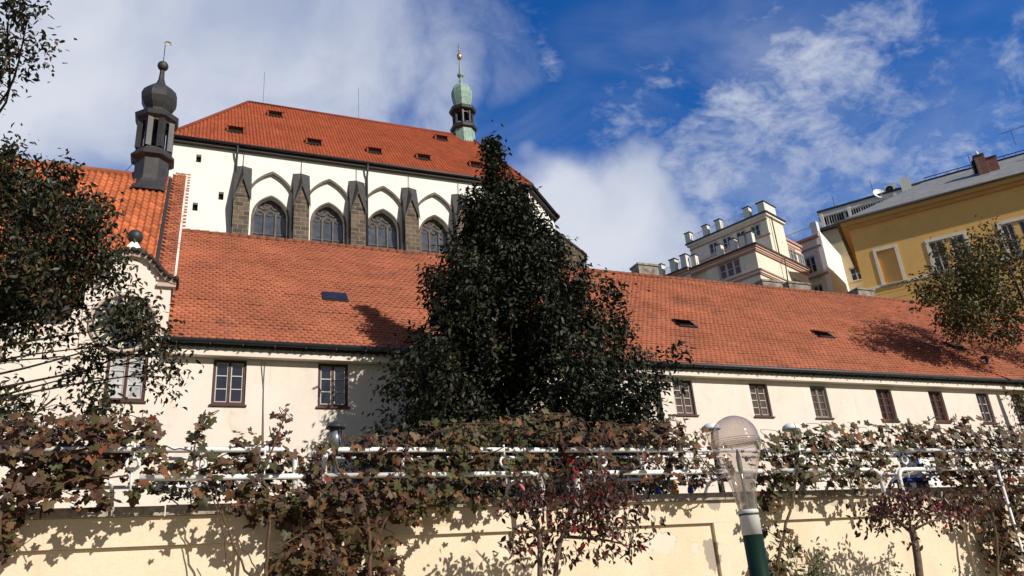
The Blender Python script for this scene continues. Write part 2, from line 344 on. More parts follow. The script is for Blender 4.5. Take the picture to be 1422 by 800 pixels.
def tiles(name, o, eu, et, W_, L_, tw, ex, m, parent, kind='beaver', keep=None, rnd_amp=.5, jit=.008, label=None):
    """roof covering: o = lower left corner, eu along the eave, et up the slope"""
    o = np.array(o, float); eu = _unit(np.array(eu, float)); et = _unit(np.array(et, float)); en = np.cross(eu, et)
    if en[2] < 0: en = -en
    nc, nr = int(math.ceil(W_ / tw)), int(math.ceil(L_ / ex))
    ci, ri = np.meshgrid(np.arange(nc), np.arange(nr)); ci, ri = ci.ravel(), ri.ravel()
    off = (ri % 2) * .5 * tw if kind == 'beaver' else 0. * ri
    a0 = ci * tw + off; t0 = ri * ex
    if keep is not None:
        ok = keep(a0 + tw / 2, t0 + ex / 2); ci, ri, a0, t0 = ci[ok], ri[ok], a0[ok], t0[ok]
    N = len(a0); rr = rng.random(N)
    if kind == 'beaver':
        # outline: rounded lower end, upper end tucked under the next row; a lip gives the edge its thickness
        ou = np.array([.02, .14, .36, .64, .86, .98, .98, .02]); ot = np.array([.24, .09, .01, .01, .09, .24, 1.25, 1.25])
        on = np.array([.022, .024, .025, .025, .024, .022, .002, .002])
        lip = 6; U = np.concatenate([ou, ou[:lip]]); T = np.concatenate([ot, ot[:lip] + .0]); Nn = np.concatenate([on * 2.0, on[:lip] * 2.0 - .042])
        tilt = (rng.random(N) - .5) * jit * 2; lift = rng.random(N) * jit
        wave = .02 * np.sin(a0 * .55) + .014 * np.sin(a0 * 1.3 + ri * .4)        # old roofs sag a little
        slip = (rng.random(N) - .5) * .026 + .022 * np.sin(a0 * .31 + ri * .9) + .014 * np.sin(a0 * .9 + ri * 2.1)
        A = a0[:, None] + U[None] * tw; Tt = t0[:, None] + T[None] * ex + slip[:, None]
        Nm = Nn[None] + lift[:, None] + tilt[:, None] * (U[None] - .5) + wave[:, None] * .6
        F1 = np.array([0, 1, 2, 3, 4, 5, 6, 7]); k = len(U)
        V = o + A[..., None] * eu + Tt[..., None] * et + Nm[..., None] * en
        V = V.reshape(-1, 3); base = (np.arange(N) * k)[:, None]
        # split the top face into quads so every face has four corners
        q = np.array([[0, 1, 6, 7], [1, 2, 5, 6], [2, 3, 4, 5]])
        q = np.array([[0, 5, 6, 7], [0, 1, 4, 5], [1, 2, 3, 4]] + [[j + 8, j + 9, j + 1, j] for j in range(5)])
        Fs = (base[:, None] + q[None]).reshape(-1, 4); R = np.repeat(rr, len(q))
    else:
        pu = np.linspace(0, 1, 8); pn = np.where(pu < .62, .055 * np.sin(np.pi * pu / .62), -.018 * np.sin(np.pi * (pu - .62) / .38)) * tw / .22
        k = 8; lift = rng.random(N) * jit
        V = np.zeros((N, 3 * k, 3))
        for r_, (tt, hh) in enumerate(((0., .012), (0., .034), (1.06, .008))):
            A = a0[:, None] + pu[None] * tw; Nm = pn[None] + hh + lift[:, None]; Tt = t0 + tt * ex
            V[:, r_ * k:(r_ + 1) * k] = o + A[..., None] * eu + Tt[:, None, None] * et + Nm[..., None] * en
        V = V.reshape(-1, 3); base = (np.arange(N) * 3 * k)[:, None]
        q = np.array([[r_ * k + j, r_ * k + j + 1, (r_ + 1) * k + j + 1, (r_ + 1) * k + j] for r_ in range(2) for j in range(k - 1)])
        Fs = (base[:, None] + q[None]).reshape(-1, 4); R = np.repeat(rr, len(q))
    me = npmesh(name, V, Fs, .5 + (R - .5) * 2 * rnd_amp * .9)
    return link(name, me, m, parent)

def poly_keep(poly):                                   # convex polygon test in slope coordinates
    P = np.array(poly)
    def f(a, t):
        ok = np.ones(len(a), bool)
        for i in range(len(P)):
            p, q = P[i], P[(i + 1) % len(P)]
            ok &= (q[0] - p[0]) * (t - p[1]) - (q[1] - p[1]) * (a - p[0]) > -.04
        return ok
    return f
def roof_facet(name, eaveL, eaveR, top, m, parent, tw, ex, kind, rnd_amp=.5, under=None):
    """tiles on the plane through the eave line and the top points (given right to left)"""
    L, R = np.array(eaveL, float), np.array(eaveR, float); eu = _unit(R - L)
    tp = [np.array(t, float) for t in top]; d = tp[0] - L; et = _unit(d - eu * d.dot(eu))
    poly = [(0, 0), ((R - L).dot(eu), 0)] + [((t - L).dot(eu), (t - L).dot(et)) for t in tp]
    amin = min(p[0] for p in poly); amax = max(p[0] for p in poly); tm = max(p[1] for p in poly)
    poly2 = [(p[0] - amin, p[1]) for p in poly]
    ob = tiles(name, L + eu * amin, eu, et, amax - amin, tm, tw, ex, m, parent, kind, poly_keep(poly2), rnd_amp)
    if under is not None:
        en = np.cross(eu, et); en = en if en[2] > 0 else -en
        under.quad(*[L + eu * p[0] + et * p[1] - en * .03 for p in poly])
    return ob

# leaf outlines (u across, v along, w cup) as fans of quads
def shape_simple(): return np.array([[0, 0, 0], [.38, .45, .12], [0, 1, -.08], [-.38, .45, .12]]), np.array([[0, 1, 2, 3]])
def shape_ovate():
    P = np.array([[0, 0, 0], [.2, .3, .05], [.22, .6, .04], [0, 1, -.12], [-.22, .6, .04], [-.2, .3, .05]]); return P, np.array([[0, 1, 2, 3], [0, 3, 4, 5]])
def shape_vine():
    ang = [-150, -118, -95, -62, -45, -22, 0, 22, 45, 62, 95, 118, 150]; rr = [.34, .56, .40, .62, .42, .52, .72, .52, .42, .62, .40, .56, .34]
    P = [[0, .15, 0]] + [[r * math.sin(rad(a)), .3 + r * math.cos(rad(a)), .10 * (r - .4) - .18 * abs(math.sin(rad(a))) * r] for a, r in zip(ang, rr)]
    P[0] = [0, .26, .03]; n = len(ang)
    q = [[0, 1 + 2 * i, 2 + 2 * i, 3 + 2 * i] for i in range(6)]
    return np.array(P), np.array(q)
def leaf_mesh(name, cen, nrm, dwn, size, shape, rnd):
    P, q = shape; N = len(cen); n = nrm / np.linalg.norm(nrm, axis=1)[:, None]
    v = dwn - n * (dwn * n).sum(1)[:, None]; v /= np.linalg.norm(v, axis=1)[:, None] + 1e-9; u = np.cross(v, n)
    cup = (rng.random(N) * 3.0 - .6)[:, None]
    V = cen[:, None] + size[:, None, None] * (P[None, :, 0, None] * u[:, None] + P[None, :, 1, None] * v[:, None] + (P[None, :, 2] * cup)[..., None] * n[:, None])
    Fs = ((np.arange(N) * len(P))[:, None, None] + q[None]).reshape(-1, 4)
    return npmesh(name, V.reshape(-1, 3), Fs, np.repeat(rnd, len(q)))
def rand_dirs(N, bias=(0, 0, 0), k=1.): d = rng.normal(size=(N, 3)); d /= np.linalg.norm(d, axis=1)[:, None]; return d * k + np.array(bias)

def curve(P, n=8):                                     # Catmull-Rom through control points
    P = [np.array(p, float) for p in P]; P = [2 * P[0] - P[1]] + P + [2 * P[-1] - P[-2]]; out = []
    for i in range(1, len(P) - 2):
        for k in range(n):
            t = k / n; a, b, c, d = P[i - 1:i + 3]
            out.append(.5 * (2 * b + (c - a) * t + (2 * a - 5 * b + 4 * c - d) * t * t + (3 * b - a - 3 * c + d) * t ** 3))
    out.append(P[-2]); return out
#@@SCENE

# ================================================================== SETTING
g = MB(); g.quad((-1500, -1500, 0), (1500, -1500, 0), (1500, 1500, 0), (-1500, 1500, 0)); g.build('ground', M_grass, kind='structure')
g = MB(); g.quad((-60, -14.0, .006), (60, -14.0, .006), (60, 8.2, .006), (-60, 8.2, .006)); g.build('path', M_bounce_gravel, kind='structure')  # unseen sheet, made wide and tan to bounce warm light onto the wall
g = MB(); g.box(-150, 180, 9.86, 260, -.5, 2.55); g.build('terrace_ground', M_grass, kind='structure')

# ================================================================== LONG CREAM BUILDING
FF = Face((0, 25), (1, 0))
LB = thing('long_building', 'long low cream building with a huge plain red tiled roof and small brown windows', 'building', (20, 28, 2.55))
wins = [(1.4, 8.0, 9.43, .98, 'r'), (4.57, 8.0, 9.44, .97, 'r'), (18.05, 7.98, 9.37, .92, 'd'), (21.72, 7.98, 9.36, .92, 'd'), (24.85, 7.97, 9.36, .88, 'g'),
        (28.55, 7.9, 9.33, .9, 'k'), (31.7, 7.9, 9.33, .88, 'k'), (34.75, 7.9, 9.32, .85, 'b'), (37.15, 7.9, 9.34, .85, 'b')]
w = MB(); FF.wall(w, -.5, 56, 2.4, 9.8, [(x - wd / 2, x + wd / 2, a, b) for x, a, b, wd, k in wins], .22)
w.quad((56, 25, 2.4), (56, 39, 2.4), (56, 39, 9.8), (56, 25, 9.8)); w.quad((-.5, 39, 2.4), (56, 39, 2.4), (56, 39, 9.8), (-.5, 39, 9.8)); w.quad((56, 25, 9.8), (56, 39, 9.8), (56, 32, 16.9))
w.build('wall', M_facade, LB)
for x, a, b, wd, k in wins:
    fr, br, gl = {'r': (M_wood, M_wframe, M_glass), 'd': (M_wood, M_wframe, M_glassr), 'g': (M_wgrey, M_wgrey, M_glassr), 'k': (M_woodred, M_woodred, M_glassd), 'b': (M_wood, M_wframe, M_glassd)}[k]
    FF.window(LB, x - wd / 2, x + wd / 2, a, b, 1, 3 if k in 'rb' else 4, fr, br, gl, dep=.05 if x < 10 else .11, fw=.09, bw=.03, sill=M_wood)
m = MB(); FF.box(m, -.45, 55.9, 9.46, 9.735, -.05, .3); m.build('cornice', M_facade, LB)
m = MB()
FF.box(m, -.45, 55.9, 9.74, 9.86, .36, .40)
for i in range(216):
    x = -.3 + i * .26; k = m.pts([FF.p(x + .11 * math.cos(q), 9.745 - .1 * math.sin(q), .39) for q in np.linspace(0, math.pi, 7)]); m.f.append(tuple(range(k, k + 7)))  # dark half discs added so the eave casts a scalloped shadow
FF.box(m, -.45, 55.9, 9.78, 9.84, -.05, .36)
m.build('eave_board', M_capd, LB)
m = MB(); m.tube([(-.6, 24.5, 9.84), (56, 24.5, 9.84)], .085, 10); m.build('gutter', M_dark, LB, True)
m = MB()
for i in range(60): x = -.2 + i * .95; m.box(x, x + .025, 24.40, 24.66, 9.72, 9.76)
m.build('gutter_bracket', M_dark, LB)
zE, yE, zR, yR = 9.88, 24.5, 17.05, 32.
ut = MB(); en = _unit(np.array([0, -(zR - zE), yR - yE]))
ut.quad((-.5, yE, zE - .05), (56, yE, zE - .05), (56, yR, zR - .05), (-.5, yR, zR - .05))
ut.quad((-.5, 39.5, zE), (56, 39.5, zE), (56, yR, zR - .05), (-.5, yR, zR - .05))
RL = ut.build('roof', M_tileL, LB)
tiles('roof_tiles', (-.5, yE, zE), (1, 0, 0), (0, yR - yE, zR - zE), 56.3, math.hypot(yR - yE, zR - zE), .235, .205, M_tileL, RL, 'beaver', rnd_amp=.28)
m = MB()
for i in range(150):
    x = -.5 + i * .377; k = m.v and 0; m.tube([(x, 32, zR + .0 + random.uniform(-.012, .012)), (x + .4, 32, zR + .02)], [.12, .135], 10)
m.build('ridge_cap', M_tileL, RL, True)
def skylight(px, py, open_=0.):
    d = ray(px, py); nrm = np.array([0, -(zR - zE), yR - yE]); P0 = np.array([0, yE, zE]); q = EYE + d * ((P0 - EYE).dot(nrm) / d.dot(nrm))
    e = _unit(np.array([0, yR - yE, zR - zE])); n = _unit(nrm); U = np.array([1., 0, 0])
    def B(mb, a0, a1, t0, t1, h0, h1, tilt=0.):
        P = []
        for h in (h0, h1):
            for a, t in ((a0, t0), (a1, t0), (a1, t1), (a0, t1)): P.append(q + U * a + e * t + n * (h + tilt * (t1 - t)))
        mb.hexa(P)
    f = MB(); B(f, -.46, .46, -.38, -.28, .0, .11); B(f, -.46, .46, .28, .38, .0, .11); B(f, -.46, -.37, -.28, .28, .0, .11); B(f, .37, .46, -.28, .28, .0, .11)
    o = f.build('skylight', M_dark, LB); gl = MB(); B(gl, -.41, .41, -.32, .32, .115, .135, open_); gl.build('pane', M_glassd, o)
for s_ in ((465, 415, .0), (950, 451, .35), (1142, 466, .3), (1325, 482, .12)): skylight(*s_)
q = at(1372, 506, 25.55); m = MB(); m.tube([(q[0], 25.55, q[2] - .2), (q[0], 25.55, q[2] + .35)], .07, 8); m.tube([(q[0], 25.45, q[2] + .35), (q[0], 25.8, q[2] + .4)], .09, 8); m.build('vent_pipe', M_dark, LB)
for px, wd, ht in ((896, 1.3, .55), (1063, 1.5, .32), (1100, 1.7, .36), (1189, 1.4, .4)):
    y = 35.; x = at(px, 380, y)[0]; z = zR - 2.9
    m = MB(); m.box(x - wd / 2, x + wd / 2, y - .4, y + .4, z, z + 4.3 + ht); m.box(x - wd / 2 - .06, x + wd / 2 + .06, y - .46, y + .46, z + 4.3 + ht + .003, z + 4.42 + ht); m.build('chimney', mat('sooty grey plaster', (.34, .30, .25), .9, .3, 2.5, .3, 20, .1, stain=((.06, .05, .045), 2.2, .7, .45, .65)), LB)
# facade cables and a downpipe
for pxs in ((363, 366), (368, 364)):
    a = FF.at(pxs[0], 503, .03); b = FF.at(pxs[1], 625, .03); c_ = FF.at(366, 540, .03)
    MB().tube([FF.p(a[0], a[1], .03), FF.p(c_[0], c_[1], .03), FF.p(b[0], b[1], .03)], .011, 5).build('cable', M_wgrey, LB)
a = FF.at(905, 500); MB().tube([FF.p(a[0], 9.75, .3), FF.p(a[0] + .05, 9.3, .1), FF.p(a[0] + .05, 2.6, .1)], .06, 8).build('downpipe', M_dark, LB, True)

# ================================================================== CLOCK GABLE BUILDING (left)
CB = thing('gabled_building', 'cream building with orange pantile roof, dark belfry and clock in a curved gable', 'building', (-8, 28, 2.55))
lw = [(-2.02, -.98 + .06, 8.05, 9.5), (-6.5, -5.5, 8.05, 9.45), (-10.5, -9.5, 8.05, 9.45)]
w = MB(); FF.wall(w, -22, -.5, 2.4, 10.8, lw, .22); w.quad((-22, 25, 2.4), (-22, 38.8, 2.4), (-22, 38.8, 10.8), (-22, 25, 10.8)); w.quad((-22, 38.8, 2.4), (-.5, 38.8, 2.4), (-.5, 38.8, 10.8), (-22, 38.8, 10.8))
w.quad((-.52, 25, 9.8), (-.52, 38.8, 9.8), (-.52, 38.8, 10.8), (-.52, 31.7, 19.1), (-.52, 25, 10.8)); w.quad((-22, 25, 10.8), (-22, 38.8, 10.8), (-22, 31.7, 19.1)); w.build('wall', M_facade, CB)
FF.window(CB, *lw[0], 1, 3, M_wood, M_wframe, M_glass_pale, dep=.05, fw=.09, bw=.03, sill=M_wood)
for l in lw[1:]: FF.window(CB, *l, 1, 3, M_wood, M_wframe, M_glassd, dep=.05, fw=.09, bw=.03, sill=M_wood)
zE2, yE2, zR2, yR2 = 10.85, 24.5, 19.2, 31.7
ut = MB(); ut.quad((-22, yE2, zE2 - .05), (-3.0, yE2, zE2 - .05), (-3.0, yR2, zR2 - .05), (-22, yR2, zR2 - .05)); ut.quad((-3.0, yE2 + .62, zE2 + .674), (-1.0, yE2 + .62, zE2 + .674), (-1.0, yR2, zR2 - .05), (-3.0, yR2, zR2 - .05)); ut.quad((-22, 38.9, zE2), (-1.0, 38.9, zE2), (-1.0, yR2, zR2 - .05), (-22, yR2, zR2 - .05)); R2 = ut.build('roof', M_tileO, CB)
et = np.array([0, yR2 - yE2, zR2 - zE2]); L2 = np.linalg.norm(et)
tiles('roof_tiles', (-14.1, yE2, zE2), (1, 0, 0), et, 13.1, L2, .235, .36, M_tileO, R2, 'pantile', lambda a, t: (a < 10.95) | (t > 1.0), rnd_amp=.5, jit=.012)
MB().tube([(-22, yR2, zR2 + .03), (-1, yR2, zR2 + .03)], .15, 10).build('ridge_cap', M_tileO, R2, True)
MB().tube([(-22, 24.42, 10.82), (-3.2, 24.42, 10.82)], .09, 10).build('gutter', M_dark, CB, True)
m = MB(); FF.box(m, -22, -3.1, 10.55, 10.78, -.05, .4); m.build('eave_board', M_capd, CB)
en = _unit(np.cross((1, 0, 0), et)); e2 = _unit(et)
def slab(mb, x0, x1, t0, t1, h0, h1, o=np.array([0, yE2, zE2])):
    P = []
    for h in (h0, h1):
        for x, t in ((x0, t0), (x1, t0), (x1, t1), (x0, t1)): P.append(o + np.array([x, 0, 0]) + e2 * t + en * h)
    mb.hexa(P)
m = MB(); slab(m, -1.06, -.96, 1.2, L2, -.1, .13); m.build('verge_flashing', M_dark, CB)
m = MB(); slab(m, -.44, -.37, 1.4, L2 + .75, -.3, .075); m.build('verge', M_facade, LB)
m = MB(); slab(m, -.95, -.445, 1.4, L2 + .75, -.6, .0); PW = m.build('party_wall', M_tileL, LB)
tiles('party_wall_tiles', np.array([-.97, yE2, zE2]) + en * .02 + e2 * 1.4, (1, 0, 0), et, .42, L2 - .62, .205, .165, M_tileL, PW, 'beaver')
# curved gable
gx, prof = -1.65, [(0, 12.74), (.25, 12.70), (.5, 12.55), (.7, 12.35), (.85, 12.16), (1.0, 12.0), (1.15, 11.92), (1.3, 11.89)]
full = [(-a, b) for a, b in reversed(prof[1:])] + prof
m = MB()
def gable(mb, pts, zb, d0, d1):
    n = len(pts)
    for i in range(n - 1):
        (a, b), (c, d) = pts[i], pts[i + 1]
        mb.hexa([FF.p(gx + a, zb, d1), FF.p(gx + c, zb, d1), FF.p(gx + c, zb, d0), FF.p(gx + a, zb, d0), FF.p(gx + a, b, d1), FF.p(gx + c, d, d1), FF.p(gx + c, d, d0), FF.p(gx + a, b, d0)])
gable(m, [(max(-1.17, min(1.17, a)), b) for a, b in full], 9.72, -3.2, .05)
GB = m.build('gable', M_facade, CB)
m = MB()
for k in range(len(full) - 1):
    (a, b), (c, d) = full[k], full[k + 1]
    m.hexa([FF.p(gx + a, b - .15, .2), FF.p(gx + c, d - .15, .2), FF.p(gx + c, d - .15, .0), FF.p(gx + a, b - .15, .0), FF.p(gx + a, b + .0, .24), FF.p(gx + c, d + .0, .24), FF.p(gx + c, d, .0), FF.p(gx + a, b, .0)])
ar = [(.82 * math.cos(q), 11.88 + .74 * math.sin(q)) for q in np.linspace(0, math.pi, 17)]
for k in range(16):
    (a, b), (c, d) = ar[k], ar[k + 1]; s1 = .9
    m.hexa([FF.p(gx + a, b, .11), FF.p(gx + c, d, .11), FF.p(gx + c, d, .0), FF.p(gx + a, b, .0), FF.p(gx + a * s1, 11.88 + (b - 11.88) * s1, .11), FF.p(gx + c * s1, 11.88 + (d - 11.88) * s1, .11), FF.p(gx + c * s1, 11.88 + (d - 11.88) * s1, .0), FF.p(gx + a * s1, 11.88 + (b - 11.88) * s1, .0)])
FF.box(m, gx + .76, gx + 1.3, 11.66, 11.78, .0, .17); FF.box(m, gx - 1.3, gx - .76, 11.66, 11.78, .0, .17)
m.build('gable_moulding', M_trim, GB)
m = MB()
cp = [np.array(FF.p(gx + a, b + .06, .1)) for a, b in full]; cps = curve(cp, 6); acc = 0
for i in range(len(cps) - 1):
    acc += np.linalg.norm(cps[i + 1] - cps[i])
    if acc > .155: acc = 0; q = cps[i + 1]; m.tube([q + (0, -.2, -.04), q + (0, .9, .05)], [.085, .08], 8)
m.tube([q + np.array([0, 0, -.05]) for q in cps], .07, 6); m.build('gable_tiles', M_tileD, GB, True)
m = MB(); m.lathe([(.3, 12.76), (.26, 12.9), (.16, 13.02), (.13, 13.08)], (gx, 24.95), 4, math.pi / 4); m.build('pedestal', M_white, GB)
m = MB(); m.sphere((gx, 24.95, 13.3), .235, 16); m.build('ball_finial', M_dark, GB, True)
ck = (gx - .05, 10.42); m = MB(); n = 40
k = m.pts([FF.p(ck[0] + .86 * math.cos(q), ck[1] + .86 * math.sin(q), .075) for q in np.linspace(0, 2 * math.pi, n, endpoint=False)]); m.f.append(tuple(range(k, k + n)))
CK = m.build('clock_face', M_dark, GB)
m = MB(); m.tube([FF.p(ck[0] + .9 * math.cos(q), ck[1] + .9 * math.sin(q), .07) for q in np.linspace(0, 2 * math.pi, n, endpoint=False)], .06, 8, closed=True); m.build('clock_surround', M_trim, GB, True)
M_num = mat('pale gold numerals', (.8, .74, .5), .5, .05)
m = MB()
for h, txt in enumerate('XII I II III IIII V VI VII VIII IX X XI'.split()):
    an = math.pi / 2 - h * math.pi / 6; wd = {'I': .055, 'V': .10, 'X': .10}; tw_ = sum(wd[c] for c in txt); x = -tw_ / 2
    rx, rz = math.cos(an), math.sin(an); tx, tz = math.sin(an), -math.cos(an)
    def P_(a, r): return FF.p(ck[0] + rx * r + tx * a, ck[1] + rz * r + tz * a, .082)
    def bar(a0, r0, a1, r1, t=.015): m.quad(P_(a0 - t, r0), P_(a0 + t, r0), P_(a1 + t, r1), P_(a1 - t, r1))
    for c in txt:
        c0 = x + wd[c] / 2
        if c == 'I': bar(c0, .56, c0, .78)
        if c == 'V': bar(c0, .56, c0 - .035, .78); bar(c0, .561, c0 + .035, .781, .011)
        if c == 'X': bar(c0 - .035, .56, c0 + .035, .78); bar(c0 + .035, .561, c0 - .035, .781, .011)
        x += wd[c]
m.build('numerals', M_num, CK)
m = MB()
for an, ln, t in ((rad(60), .45, .03), (rad(-40), .66, .022)):
    dx, dz = math.cos(an), math.sin(an); dd = .09 + t * .2
    m.quad(FF.p(ck[0] - dz * t, ck[1] + dx * t, dd), FF.p(ck[0] + dz * t, ck[1] - dx * t, dd), FF.p(ck[0] + dx * ln, ck[1] + dz * ln, dd))
m.build('clock_hands', M_gold, CK)

# belfry turret on the orange roof
TX, TY = at(209, 250, 31.7)[0], 31.7
def tz(py): return zat(py, TX, TY)
zz = [tz(p) for p in (275, 229, 220, 213, 175, 168, 163, 138, 126, 119, 101, 92, 62)]
KB = .88
T = MB(); e8 = math.pi / 8
T.lathe([(.70, zz[0] - .8), (.68, zz[1]), ], (TX, TY), 8, e8, cap=True); TB = T.build('belfry', M_turret, CB)
m = MB(); m.lathe([(1.3, zz[0] - .2), (1.0, zz[0] + .15), (.78, zz[0] + .45), (.70, zz[0] + .6)], (TX, TY), 8, e8); m.build('flashing_skirt', M_turret, TB)
m = MB(); m.lathe([(.66, zz[1]), (.88, zz[1] + .12), (.9, zz[1] + .2), (.72, zz[2] + .12), (.66, zz[3])], (TX, TY), 8, e8); m.build('lower_cornice', M_turret, TB)
m = MB()
for k in range(8):
    a = e8 + k * math.pi / 4; p = np.array([TX + .62 * math.cos(a), TY + .62 * math.sin(a)]); r_ = .155
    m.lathe([(r_, zz[3] - .01), (r_, zz[4] + .02)], p, 4, a)
    a2 = a + math.pi / 4; p2 = np.array([TX + .62 * math.cos(a2), TY + .62 * math.sin(a2)])
    # arched head between the posts
    zt = zz[4] + .02; N = 7; nrm = np.array([math.cos(a + e8), math.sin(a + e8)]) * .06
    for i in range(N):
        t0, t1 = i / N, (i + 1) / N; q0, q1 = p + (p2 - p) * t0, p + (p2 - p) * t1
        h0, h1 = zt - .42 + .34 * math.sqrt(max(0, 1 - (2 * t0 - 1) ** 2)), zt - .42 + .34 * math.sqrt(max(0, 1 - (2 * t1 - 1) ** 2))
        for s_ in (-1, 1): m.quad((*(q0 + nrm * s_), h0), (*(q1 + nrm * s_), h1), (*(q1 + nrm * s_), zt), (*(q0 + nrm * s_), zt))
        m.quad((*(q0 + nrm), h0), (*(q1 + nrm), h1), (*(q1 - nrm), h1), (*(q0 - nrm), h0))
m.build('lantern', M_turret, TB)
m = MB(); m.lathe([(.06, zz[4] + .0), (.1, zz[3] + .85), (.26, zz[3] + .45), (.3, zz[3] + .32)], (TX, TY), 12); m.build('bell', M_dark, TB, True)
m = MB(); m.lathe([(.68, zz[4]), (.86, zz[4] + .12), (.92, zz[5] + .05), (.72, zz[5] + .12), (.45, zz[6] + .05)], (TX, TY), 8, e8); m.build('upper_cornice', M_turret, TB)
m = MB(); m.lathe([(r, tz(p)) for r, p in ((.42, 164), (.47, 156), (.62, 150), (.74, 143), (.76, 137), (.68, 130.5), (.5, 125), (.3, 121.5), (.2, 117.5), (.13, 111), (.10, 99))], (TX, TY), 8, e8); m.build('onion_dome', M_turret, TB)
MB().tube(curve([(TX - .68, TY, zz[1]), (TX - 1.1, TY, zz[1] - .55), (TX - 1.9, TY, zR2 + .12)], 5), .014, 5).build('cable', M_dark, CB)
m = MB(); m.sphere((TX, TY, zz[11]), .23, 14); m.build('ball', M_turret, TB, True)
m = MB(); m.tube([(TX, TY, zz[11] + .2), (TX + .0, TY, zz[12])], .02, 6); m.build('vane_rod', M_dark, TB)
m = MB(); a = np.linspace(-.6, 3.4, 12); m.tube([(TX + .1 + .14 * math.cos(q), TY, zz[12] + .05 + .12 * math.sin(q)) for q in a], [.03 * math.sin(.3 + 2.6 * i / 11) + .006 for i in range(12)], 6); m.build('weather_vane', M_gold, TB)

# ================================================================== CHURCH
CY = 50.
CF = Face((0, CY), (1, 0))
CH = thing('church', 'tall white gothic church with sooty stone buttresses, traceried windows and steep red roof', 'church', (12, 57, 2.55))
zEv = 32.55
x0 = -1.75; x1 = 24.4
apse = [(x1, CY), (28.6, 54.2), (28.6, 60.4), (x1, 64.6)]
bays = [at(p, 300, CY)[0] for p in (376, 455, 532, 604)]
step = (bays[-1] - bays[0]) / 3; bays = [bays[0] + step * i for i in range(4)]
bays5 = bays + [bays[0] + step * i for i in (4,)]
hwO, hwI = step * .40, step * .285
zapO = [at(376, 243, CY)[2]][0]; zspO = zapO - 2.35; zapI = at(376, 272, CY)[2] - .1; zspI = zapI - 1.5
def arch_z(x, hw, zs, za):                              # pointed arch made of two circular arcs
    h = za - zs; R = (h * h + hw * hw) / (2 * hw); cx = R - hw; x = min(abs(x), hw)
    return zs + math.sqrt(max(0, R * R - (x + cx) ** 2))
w = MB()
def arch_wall(mb, xa, xb, xc, hw, zs, za, zb, zt, d):   # wall strip between xa..xb with an arch opening that runs down to zb
    mb.quad(CF.p(xa, zb, d), CF.p(xc - hw, zb, d), CF.p(xc - hw, zt, d), CF.p(xa, zt, d)); mb.quad(CF.p(xc + hw, zb, d), CF.p(xb, zb, d), CF.p(xb, zt, d), CF.p(xc + hw, zt, d))
    X = np.linspace(-hw, hw, 29)
    for i in range(28): mb.quad(CF.p(xc + X[i], arch_z(X[i], hw, zs, za), d), CF.p(xc + X[i + 1], arch_z(X[i + 1], hw, zs, za), d), CF.p(xc + X[i + 1], zt, d), CF.p(xc + X[i], zt, d))
def reveal(mb, xc, hw, zs, za, zb, d0, d1):
    X = np.linspace(-hw, hw, 29); P = [(xc - hw, zb)] + [(xc + x, arch_z(x, hw, zs, za)) for x in X] + [(xc + hw, zb)]
    for i in range(len(P) - 1): mb.quad(CF.p(*P[i], d0), CF.p(*P[i + 1], d0), CF.p(*P[i + 1], d1), CF.p(*P[i], d1))
def ring(mb, xc, hw, zs, za, zb, wd, d0, d1):           # raised moulding round an arch
    X = np.linspace(-hw, hw, 29); P = [(xc - hw, zb, -1, 0)]
    for x in X: P.append((xc + x, arch_z(x, hw, zs, za)))
    P = [(p[0], p[1]) for p in P] + [(xc + hw, zb)]
    k = (hw + wd) / hw
    Q = [(xc - hw - wd, zb)] + [(xc + x * k, arch_z(x, hw, zs, za) + wd * (.35 + .9 * (1 - abs(x) / hw))) for x in X] + [(xc + hw + wd, zb)]
    for i in range(len(P) - 1):
        mb.hexa([CF.p(*P[i], d1), CF.p(*P[i + 1], d1), CF.p(*P[i + 1], d0), CF.p(*P[i], d0), CF.p(*Q[i], d1), CF.p(*Q[i + 1], d1), CF.p(*Q[i + 1], d0), CF.p(*Q[i], d0)])
zb = 17.
e0 = bays5[0] - step / 2
slits = [(at(p[0], p[1], CY)[0], at(*p, CY)[2]) for p in ((307, 272), (271, 287), (276, 220))]
CF.wall(w, x0, e0, 2.4, zEv, [(sx - .16, sx + .16, sz - .3, sz + .3) for sx, sz in slits], .4)
CF.wall(w, e0, x1, 2.4, zb, [], .3)
for xc in bays5:
    xb = min(xc + step / 2, x1); arch_wall(w, xc - step / 2, xb, xc, hwO, zspO, zapO, zb, zEv, 0); reveal(w, xc, hwO, zspO, zapO, zb, 0, -.07)
    arch_wall(w, xc - hwO, xc + hwO, xc, hwI, zspI, zapI, zb, zapO + .1, -.07); reveal(w, xc, hwI, zspI, zapI, zb, -.07, -.55)
w.quad((x0, CY, 2.4), (x0, 64.6, 2.4), (x0, 64.6, zEv), (x0, CY, zEv))
for i in range(3): (a, b), (c, d) = apse[i], apse[i + 1]; w.quad((a, b, 2.4), (c, d, 2.4), (c, d, zEv), (a, b, zEv))
w.quad((x0, 64.6, 2.4), (x1, 64.6, 2.4), (x1, 64.6, zEv), (x0, 64.6, zEv))
CW = w.build('wall', M_white, CH)
for sx, sz in slits:
    m = MB(); m.quad(CF.p(sx - .2, sz - .34, -.3), CF.p(sx + .2, sz - .34, -.3), CF.p(sx + .2, sz + .34, -.3), CF.p(sx - .2, sz + .34, -.3)); m.build('slit_opening', M_black, CH)
